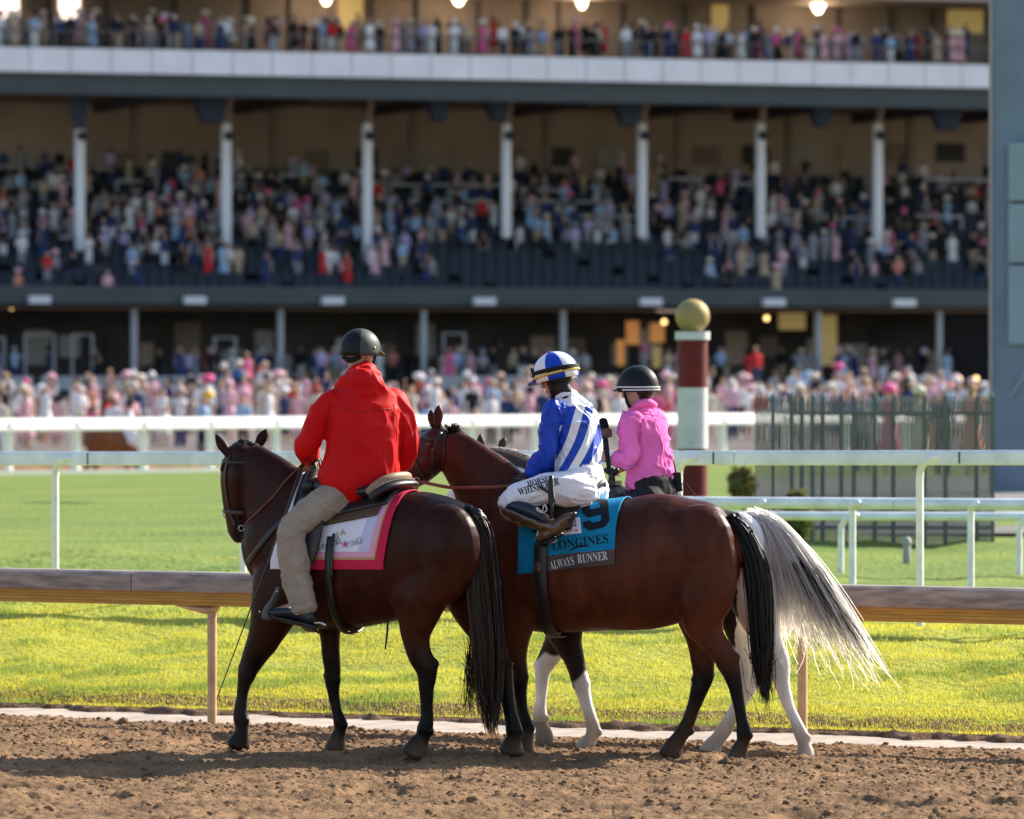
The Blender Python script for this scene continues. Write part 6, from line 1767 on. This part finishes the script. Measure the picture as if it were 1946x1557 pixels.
def spectator(g, base, face, top, bottom, hat, pose, dress, r, h=None):
    """one low-detail standing or sitting figure, feet at base"""
    h = h or r.uniform(1.60, 1.84); s = h / 1.72
    f = nrm(face); l = np.cross(UP, f)
    skin = SK[r.choice(5, p=[.38, .22, .26, .08, .06])]; hair = HR[r.integers(0, 5)]
    b = np.asarray(base, float)
    sit = pose == 'sit'
    z = lambda k: b + UP * k * s
    lean = f * r.uniform(-.03, .06)
    if sit:
        hipz = .45
        for k in (-1, 1):
            g.loft([(z(.48) + l * .09 * k, .075, .075), (z(.46) + l * .10 * k + f * .4, .06, .065), (z(.42) + l * .10 * k + f * .45, .06, .06), (z(.03) + l * .1 * k + f * .42, .045, .05)], l, 7, 1)
        g.col(bottom)
    elif dress:
        hipz = .90
        for k in (-1, 1): g.loft([(z(.02) + l * .08 * k, .04, .05), (z(.5) + l * .08 * k, .055, .06)], l, 6, 1)
        g.col(skin)
        g.loft([(z(.42), .22 + .08 * r.random(), .19), (z(.70), .20, .16), (z(.95), .165, .12)], l, 9, 1); g.col(top)
    else:
        hipz = .90
        for k in (-1, 1): g.loft([(z(.02) + l * .10 * k, .055, .08), (z(.5) + l * .095 * k, .07, .075), (z(.93) + l * .08 * k, .09, .10)], l, 7, 1)
        g.col(bottom)
    t0 = hipz
    w = 1.0 if not dress else .86
    g.loft([(z(t0), .16 * w, .11), (z(t0 + .2) + lean * .3, .145 * w, .105), (z(t0 + .42) + lean * .7, .19 * w, .115), (z(t0 + .53) + lean, .15 * w, .08)], l, 9, 1); g.col(top)
    shz = t0 + .50
    for k in (-1, 1):
        S = z(shz) + l * .185 * k * w + lean
        if pose == 'wave' and k == 1: E = S + l * .16 + UP * .14; Hn = E + UP * .26 + f * .05
        elif pose == 'phone': E = S + f * .16 - UP * .20 + l * .05 * k; Hn = E + f * .14 + UP * .22 - l * .08 * k
        elif pose == 'fold': E = S - UP * .27 + l * .07 * k; Hn = E + f * .20 - l * .17 * k
        else: E = S - UP * .28 + l * .05 * k - f * .02; Hn = E - UP * .25 + f * r.uniform(0, .15)
        g.loft([(S, .055, .055), (E, .045, .045), (E * .3 + Hn * .7, .036, .036)], f, 6, 1); g.col(top if (not dress or r.random() < .4) else skin)
        g.ball(Hn, .042, .042, .05, None, 6, 4); g.col(skin)
    hc = z(t0 + .70) + lean
    g.loft([(z(t0 + .50) + lean, .055, .055), (hc - UP * .06, .05, .05)], l, 6, 1); g.col(skin)
    g.ball(hc, .078 * s, .095 * s, .115 * s, (l, f, UP), 9, 7); g.col(skin)
    if hat is None or dress:
        g.ball(hc - f * .025 + UP * .025, .088 * s, .095 * s, .108 * s, (l, f, UP), 8, 6); g.col(hair)
        if dress: g.loft([(hc - f * .06, .07, .05), (hc - f * .075 - UP * .2, .085, .035)], l, 7, 1); g.col(hair)
    if hat is not None:
        br = (r.uniform(.14, .25) if dress else .145)
        n = nrm(UP + l * r.uniform(-.25, .25) - f * r.uniform(-.1, .2)); sd = nrm(np.cross(n, f)); c = hc + UP * .085 * s
        g.loft([(c - n * .012, br, br * .95), (c + n * .012, br * .96, br * .92)], sd, 12, 1); g.loft([(c, .095, .105), (c + n * .08, .085, .095), (c + n * .11, .05, .06)], sd, 9, 1); g.col(hat)
        if dress and r.random() < .5: g.ball(c + n * .07 + sd * .09, .07, .07, .05, None, 6, 4); g.col(CD['bright pink'] if r.random() < .5 else CD['pale pink'])

SPEC = []   # (size on screen, spec dict)
rc = np.random.default_rng(21)
def add_spec(base, zone, probs, stand_only=False, sit_p=0.0, hat_p=.5, dress_p=.55, **kw):
    i = rc.choice(len(CL), p=np.array(probs) / sum(probs)); nm, top = CL[i]
    dress = rc.random() < dress_p
    if not dress and nm in ('bright pink', 'pale pink') and rc.random() < .5: nm, top = CL[rc.choice([2, 3, 4])]
    hat = None; hn = None
    if rc.random() < hat_p:
        hn, hat = CL[rc.choice([0, 1, 2, 6, 7, 11, 0, 2, 11])] if dress else CL[rc.choice([2, 6, 11, 9, 7])]
    bn, bot = CL[rc.choice([4, 6, 7, 9, 2])]
    pose = 'sit' if rc.random() < sit_p else ['stand', 'stand', 'fold', 'phone', 'wave'][rc.choice(5, p=[.4, .25, .2, .1, .05])]
    sp = dict(base=base, zone=zone, top=top, topn=nm, hat=hat, hatn=hn, dress=dress, bot=bot, pose=pose, seed=int(rc.integers(1e9)))
    sp.update(kw)
    sp['size'] = 1.0 / base[1]
    SPEC.append(sp)

# people on the apron behind the far rail
for row in range(8):
    q3 = 18.0 + row * 3.2
    px = -60 + rc.uniform(0, 30)
    while px < 2000:
        p = F3.pt(px, 800, -(q3 + rc.uniform(-1.2, 1.2)))
        p[2] = float(gz(p[0], p[1]))
        if rc.random() < (.62, .7, .8, .8, .75, .65, .55, .5, .4)[row]:
            p[2] += rc.normal(.14, .14)
            add_spec(p, 'rail', P_GROUND, hat_p=.34, dress_p=.55)
        px += rc.uniform(.42, .80) * FPX / p[1]
# named individuals in that crowd that stand out
for px, q3, top, nm, hat, hn, dress, dz in ((425, 40, CD['navy blue'], 'navy blue', CD['cream'], 'cream', False, .35), (455, 40, (.04, .12, .36), 'royal blue', CD['cream'], 'cream', False, .45), (492, 40, (.46, .40, .28), 'tan', (.35, .05, .04), 'red', False, .2), (470, 60, CD['bright pink'], 'bright pink', None, None, True, .5),
                                          (1437, 48, CD['red'], 'red', None, None, False, .9), (395, 19, CD['black'], 'black', (.75, .45, .06), 'golden yellow', True, .05)):
    p = F3.pt(px, 800, -q3); p[2] = float(gz(p[0], p[1])) + dz
    SPEC.append(dict(base=p, zone='rail', top=top, topn=nm, hat=hat, hatn=hn, dress=dress, bot=CD['navy blue'], pose='stand', seed=5, size=.02))
# ground floor of the stand
for k in range(110):
    px = rc.uniform(-40, 1800); v = rc.uniform(-4, 1.0); p = SF.pt(px, 600, v); p[2] = 1.25
    if 60 < px < 180 and v > -3.2: continue
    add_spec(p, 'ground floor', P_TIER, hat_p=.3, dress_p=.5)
# tiers
for i in range(NR):
    v, z = tier(i)
    px = -60.0
    while px < 1900:
        p = SF.pt(px, 400, v - .30); p[2] = z
        dens = .62 if 5 <= i <= 8 else (.52 if i > 8 else (.4 if i == 4 else (.22 if i > 1 else .08)))
        if 820 < px < 1330 and i <= 5: dens *= .35
        if px < 620 and 5 <= i <= 8: dens = .85
        if i in (2, 3) and (620 < px < 830 or 110 < px < 220 or 320 < px < 450): dens = .6
        if px > 1330 and 2 <= i <= 6: dens = max(dens, .5)
        if rc.random() < dens:
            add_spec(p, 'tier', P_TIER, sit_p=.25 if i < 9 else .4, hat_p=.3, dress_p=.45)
        px += rc.uniform(18, 40)
for px, i, nm in ((396, 2, 'red'), (432, 2, 'white'), (615, 2, 'red'), (660, 1, 'red'), (712, 2, 'pale pink'), (765, 3, 'light blue'), (723, 4, 'lilac')):
    v, z = tier(i); p = SF.pt(px, 400, v - .3); p[2] = z
    SPEC.append(dict(base=p, zone='tier', top=CD[nm], topn=nm, hat=None, hatn=None, dress=nm in ('red', 'pale pink'), bot=CD['tan'], pose='stand', seed=i * 7 + px, size=.02))
# upper deck
px = -60
while px < 1890:
    for v in (-.95, -2.0, -3.2):
        if rc.random() < (.85 if v > -1.5 else .7):
            p = SF.pt(px + rc.uniform(-14, 14), 60, v + rc.uniform(-.3, .3)); p[2] = 16.1 + (-.9 - v) * .22 * rc.random()
            add_spec(p, 'upper deck', P_UP, hat_p=.35, dress_p=.5)
    px += rc.uniform(19, 36)
# people behind the fence on the right
for px, Y, nm, dress, hat in ((1792, 116, 'navy blue', False, None), (1846, 112, 'coral', True, None), (1880, 118, 'pale pink', True, 'white'), (1780, 128, 'coral', True, None), (1690, 122, 'bright pink', True, 'bright pink'), (1640, 126, 'grey', False, None), (1745, 126, 'cream', True, 'cream')):
    p = W(px, 900, Y); p[2] = float(gz(p[0], p[1]))
    SPEC.append(dict(base=p, zone='fence', top=CD[nm], topn=nm, hat=CD[hat] if hat else None, hatn=hat, dress=dress, bot=CD['black'], pose='fold', seed=int(px), size=.05))

order = sorted(range(len(SPEC)), key=lambda i: -SPEC[i]['size'])
IND = set(order[:292])
WHERE = {'rail': 'behind far rail', 'ground floor': 'on stand ground floor', 'tier': 'in lower tier', 'upper deck': 'on upper deck', 'fence': 'behind dark fence'}
ORD = ['first', 'second', 'third', 'fourth', 'fifth', 'sixth', 'seventh', 'eighth', 'ninth', 'tenth', 'eleventh', 'twelfth', 'thirteenth', 'fourteenth', 'fifteenth', 'sixteenth', 'seventeenth', 'eighteenth', 'nineteenth', 'twentieth']
def describe(sp):
    d = sp['topn'] + (' dress' if sp['dress'] else ' top')
    if sp['hatn']: d += ' and ' + sp['hatn'] + ' hat'
    return d
look = {}
for i in IND:
    look.setdefault((describe(SPEC[i]), SPEC[i]['zone']), []).append(i)
names = {}
for (d, zn), ids in look.items():
    ids.sort(key=lambda i: proj(SPEC[i]['base'])[0])
    for k, i in enumerate(ids):
        names[i] = 'person in ' + d + ' ' + WHERE[zn] + (', ' + (ORD[k] if k < 20 else str(k + 1) + 'th') + ' such from left' if len(ids) > 1 else '')
mass = {}
for i, sp in enumerate(SPEC):
    r = np.random.default_rng(sp['seed'])
    face = -sp['base'] * A(1, 1, 0); face = nrm(face) + A(r.uniform(-.7, .7), 0, 0)
    if i in IND: g = GC()
    else: g = mass.setdefault(sp['zone'], GC())
    spectator(g, sp['base'], face, sp['top'], sp['bot'], sp['hat'], sp['pose'], sp['dress'], r, None)
    if i in IND:
        me = new_mesh('person', g.verts() - sp['base'], g.f, [M_crowd]); paint(me, np.concatenate(g.c))
        o = put('person', me); o.location = tuple(sp['base'])
        tag(o, names[i], 'person', 'spectators ' + WHERE[sp['zone']])
for zn, g in mass.items():
    me = new_mesh('crowd', g.verts(), g.f, [M_crowd]); paint(me, np.concatenate(g.c))
    o = put('crowd', me); tag(o, 'dense mass of colourfully dressed spectators ' + WHERE[zn], 'crowd', kind='stuff')

# ------------------------------------------------------------------ things between the rails and the stand
def striped_pole():
    Y = 70.0; s = FPX / Y
    c = W(1316, 900, Y); z0 = float(gz(c[0], c[1]))
    t = thing('striped_pole', (c[0], c[1], z0), 'red and white striped pole topped by a gold ball', 'pole')
    Mr = mat('pole_red', (.13, .010, .012), .55, .25, var=.25, vscale=3); Mw = mat('pole_white', (.60, .60, .60), .55, .3, var=.14, vscale=3); Mg = mat('gold_ball', (.36, .27, .11), .6, .3, metal=.15, var=.15, vscale=4)
    zs = [CZ - (y - HY) / s for y in (646, 737, 853, 945)] + [z0 - .1]
    for k in range(4):
        g = G(); m = Mr if k % 2 == 0 else Mw
        g.tube([(c[0], c[1], zs[k + 1]), (c[0], c[1], zs[k])], 28.5 / s + (.004 if k % 2 else 0), 28, 1, dome=False); obj('red_band' if k % 2 == 0 else 'white_band', g, m, t)
    g = G(); g.tube([(c[0], c[1], zs[0]), (c[0], c[1], zs[0] + .10)], 33 / s, 28, 1, dome=False); obj('cap', g, Mw, t)
    g = G(); g.ball(A(c[0], c[1], CZ - (601 - HY) / s), 32.5 / s, seg=28, rings=18); obj('gold_ball', g, Mg, t)
striped_pole()

def tower():
    Y = 86.0; s = FPX / Y; fr = Frame(*W(1884, 900, Y)[:2], 8)
    z0 = float(gz(*fr.o[:2]))
    Mt = mat('tower_steel', (.17, .22, .29), .6, .4, var=.12, vscale=1.5); Me = mat('tower_edge', (.36, .30, .29), .6, .4); Mp = mat('tower_box', (.25, .32, .38), .5, .4, var=.1, vscale=2)
    t = thing('light_tower', fr.loc(-.4, 0, z0), 'tall blue-grey steel tower with stacked boxes at the right edge', 'tower')
    bx = lambda g, u0, u1, v0, v1, a, b: g.box(fr.loc((u0 + u1) / 2, (v0 + v1) / 2, (a + b) / 2), abs(u1 - u0), abs(v1 - v0), b - a, (fr.h, fr.l, UP))
    g = G(); bx(g, -.02, -.80, 0, -.7, z0, 14); obj('shaft', g, Mt, t, False)
    g = G(); bx(g, .035, -.019, .03, -.5, z0, 14); obj('edge_strip', g, Me, t, False)  # paler pinkish strip along the left edge of the shaft
    for y0, y1 in ((272, 383), (388, 500), (505, 655)):
        g = G(); bx(g, -.265, -.95, .16, .002, CZ - (y1 - HY) / s, CZ - (y0 - HY) / s); o = obj('equipment_box', g, Mp, t, False); b = o.modifiers.new('b', 'BEVEL'); b.width = .02; b.segments = 2
    g = G(); g.tube([fr.loc(-.28, .08, CZ - 70 / s), fr.loc(-.55, .08, CZ - 20 / s)], .02, 8); obj('brace', g, Mp, t)
tower()

def picket_fence():
    Mf = mat('fence_iron', (.12, .125, .125), .6, .4); Mk = mat('fence_picket', (.22, .215, .205), .6, .3)
    Y = 64.0; s = FPX / Y; fr = Frame(*W(1505, 900, Y)[:2], 4)
    U = lambda px: fr.inv(fr.pt(px, 900, 0))[0]
    t = thing('picket_fence', fr.loc(U(1690), 0, float(gz(*fr.loc(U(1690), 0, 0)[:2]))), 'dark iron picket fence on the grass left of the tower', 'fence')
    zt = CZ - (762 - HY) / s
    def post(px, w, m, name, mesh=None, depth=0.0, top=0.0):
        p = fr.pt(px, 900, -depth); z0 = float(gz(p[0], p[1])) - .1
        g = G(); g.box(A(p[0], p[1], (z0 + zt + top) / 2), w, w, zt + top - z0, (fr.h, fr.l, UP)); g.loft([(A(p[0], p[1], zt + top), w * .5, w * .5), (A(p[0], p[1], zt + top + .06), .004, .004)], fr.h, 4, 1, dome=False); return obj(name, g, m, t, False)
    for px in (1470, 1505, 1524, 1545, 1564, 1598, 1622, 1663, 1699, 1756, 1797, 1857, 1886): post(px, .046, Mf, 'post', top=.05)
    for k in range(96): post(1508 + 3.95 * k, .0175, Mk, 'picket', depth=.04 * (k % 2))
    for k in range(12): post(1437 + 5.8 * k, .026, Mf, 'picket', depth=4.0 - .3 * k)
    for z in (zt - .14, float(gz(*fr.loc(U(1690), 0, 0)[:2])) + .18):
        g = G(); extrude(g, fr, U(1505), U(1890), 0, z, z, [(-.015, -.02), (-.015, .02), (.015, .02), (.015, -.02)]); obj('cross_bar', g, Mf, t, False)
        g = G(); a, b = fr.pt(1437, 900, -4.0), fr.pt(1505, 900, 0); g.tube([A(a[0], a[1], z), A(b[0], b[1], z)], .018, 6); obj('cross_bar', g, Mf, t, False)
picket_fence()

M_leaf = mat('leaf', (.08, .10, .03), .6, .3, attr='Col', trans=.35)
M_twig = mat('twig', (.05, .035, .02), .9)
def shrub(px, py_base, Y, h, w, c0, c1, label):
    p = W(px, py_base, Y); p[2] = float(gz(p[0], p[1]))
    t = thing('shrub', p, label, 'shrub')
    g = G()
    for k in range(9):
        a = k * .7; g.tube([p, p + A(math.cos(a) * w * .3, math.sin(a) * w * .3, h * .5), p + A(math.cos(a) * w * .42, math.sin(a) * w * .4, h * .85)], [.02, .012, .005], 5, 2)
    obj('stems', g, M_twig, t)
    n = 1500; d = rng.normal(0, 1, (n, 3)); d /= np.linalg.norm(d, axis=1)[:, None]
    r = rng.random(n) ** .4
    C = p + A(0, 0, h * .55) + d * r[:, None] * A(w / 2, w / 2, h * .48) * (.75 + .5 * noise3(d * 2.5 + px))[:, None]
    e1 = rng.normal(0, 1, (n, 3)); e1 /= np.linalg.norm(e1, axis=1)[:, None]; e2 = np.cross(e1, d); e2 /= np.linalg.norm(e2, axis=1)[:, None] + 1e-6
    L = rng.uniform(.03, .06, n)[:, None]
    V = np.stack([C - e1 * L, C + e2 * L * .5, C + e1 * L, C - e2 * L * .5], 1).reshape(-1, 3)
    me = fast_mesh('foliage', V, np.arange(n * 4).reshape(-1, 4), M_leaf, False, 4)
    k = rng.random((n, 1)); paint(me, np.repeat(A(*c0) * k + A(*c1) * (1 - k), 4, 0)); put('foliage', me, t)
shrub(1517, 1060, 62, .62, .34, (.16, .17, .05), (.09, .11, .03), 'dark olive shrub below the fence corner')
shrub(1412, 960, 74, .55, .40, (.22, .20, .05), (.11, .12, .03), 'yellowish shrub between striped pole and fence')
g = G(); p = W(1723, 1060, 59); z = float(gz(p[0], p[1])); p[2] = z
g.tube([p - UP * .05, p + UP * .19], .04, 14, 1); g.tube([p + UP * .18, p + UP * .20, p + UP * .235], [.05, .052, .04], 14, 2)
single('sprinkler_post', g, mat('post_grey', (.32, .33, .33), .6), 'small grey post in the grass under the right rails', 'post')
for px, w in ((1562, 40), (1693, 42), (1775, 22)):
    p = W(px, 1000, 72); p[2] = float(gz(p[0], p[1])); g = G(); k = w / (FPX / 72)
    g.loft([(p, k * .5, .12), (p + UP * .1, k * .52, .13), (p + UP * .17, k * .5, .12)], A(1, 0, 0), 10, 2, 4.0); o = single('red_planter', g, mat('planter_red', (.35, .02, .03), .6), 'x', 'planter', 'red planters behind the fence')
    o['label'] = 'low red planter behind the fence, ' + {1562: 'left-hand of three', 1693: 'middle of three', 1775: 'right-hand small one of three'}[px]

# horse and rider beyond the far rail
def far_horse():
    p = F3.pt(236, 850, -9.0); z = float(gz(p[0], p[1]))
    t = bpy.data.objects.new('horse', None); COL.objects.link(t); t.location = (p[0], p[1], z)
    tag(t, 'small blurred chestnut horse walking beyond the far rail', 'horse')
    b = horse1['body'].copy(); COL.objects.link(b); b.parent = t; b.name = 'body'
    me = b.data.copy(); b.data = me
    at = me.color_attributes['Col']; c = np.ones((len(me.vertices), 4), np.float32); c[:, :3] = (.20, .075, .03); at.data.foreach_set('color', c.ravel())
    t.rotation_euler = (0, 0, R(-133 + 8))
    h = nrm(A(math.cos(R(28)), math.sin(R(28)), 0)); l = np.cross(UP, h); q = A(p[0], p[1], z)
    g = G(); g.loft([(q - h * .82 + UP * 1.42, .05, .05), (q - h * .98 + UP * 1.2, .07, .06), (q - h * 1.0 + UP * .7, .06, .05)], l, 8, 3)
    o = obj('tail', g, M_brownle); me2 = o.data
    o.parent = t; o.matrix_parent_inverse = Matrix.LocRotScale(t.location, t.rotation_euler, None).inverted()
    g = G(); g.loft([(q + h * (.0) + UP * 1.30, .30, .36), (q + h * .28 + UP * 1.32, .30, .36)], l, 18, 2); single('saddle_cloth', g, M_wcloth, 'pale saddle cloth on the small horse beyond the far rail', 'saddle cloth')
    g = GC(); r = np.random.default_rng(3)
    spectator(g, q + h * .12 + UP * 1.12, h - A(0, .3, 0), (.8, .8, .84), (.75, .75, .78), (.02, .02, .02), 'sit', False, r, 1.62)
    me3 = new_mesh('person', g.verts() - q, g.f, [M_crowd]); paint(me3, np.concatenate(g.c)); o = put('person', me3); o.location = tuple(q)
    tag(o, 'rider in white with dark cap on the horse beyond the far rail', 'person')
far_horse()

for o in bpy.data.objects:
    if '_base' in o: del o['_base']
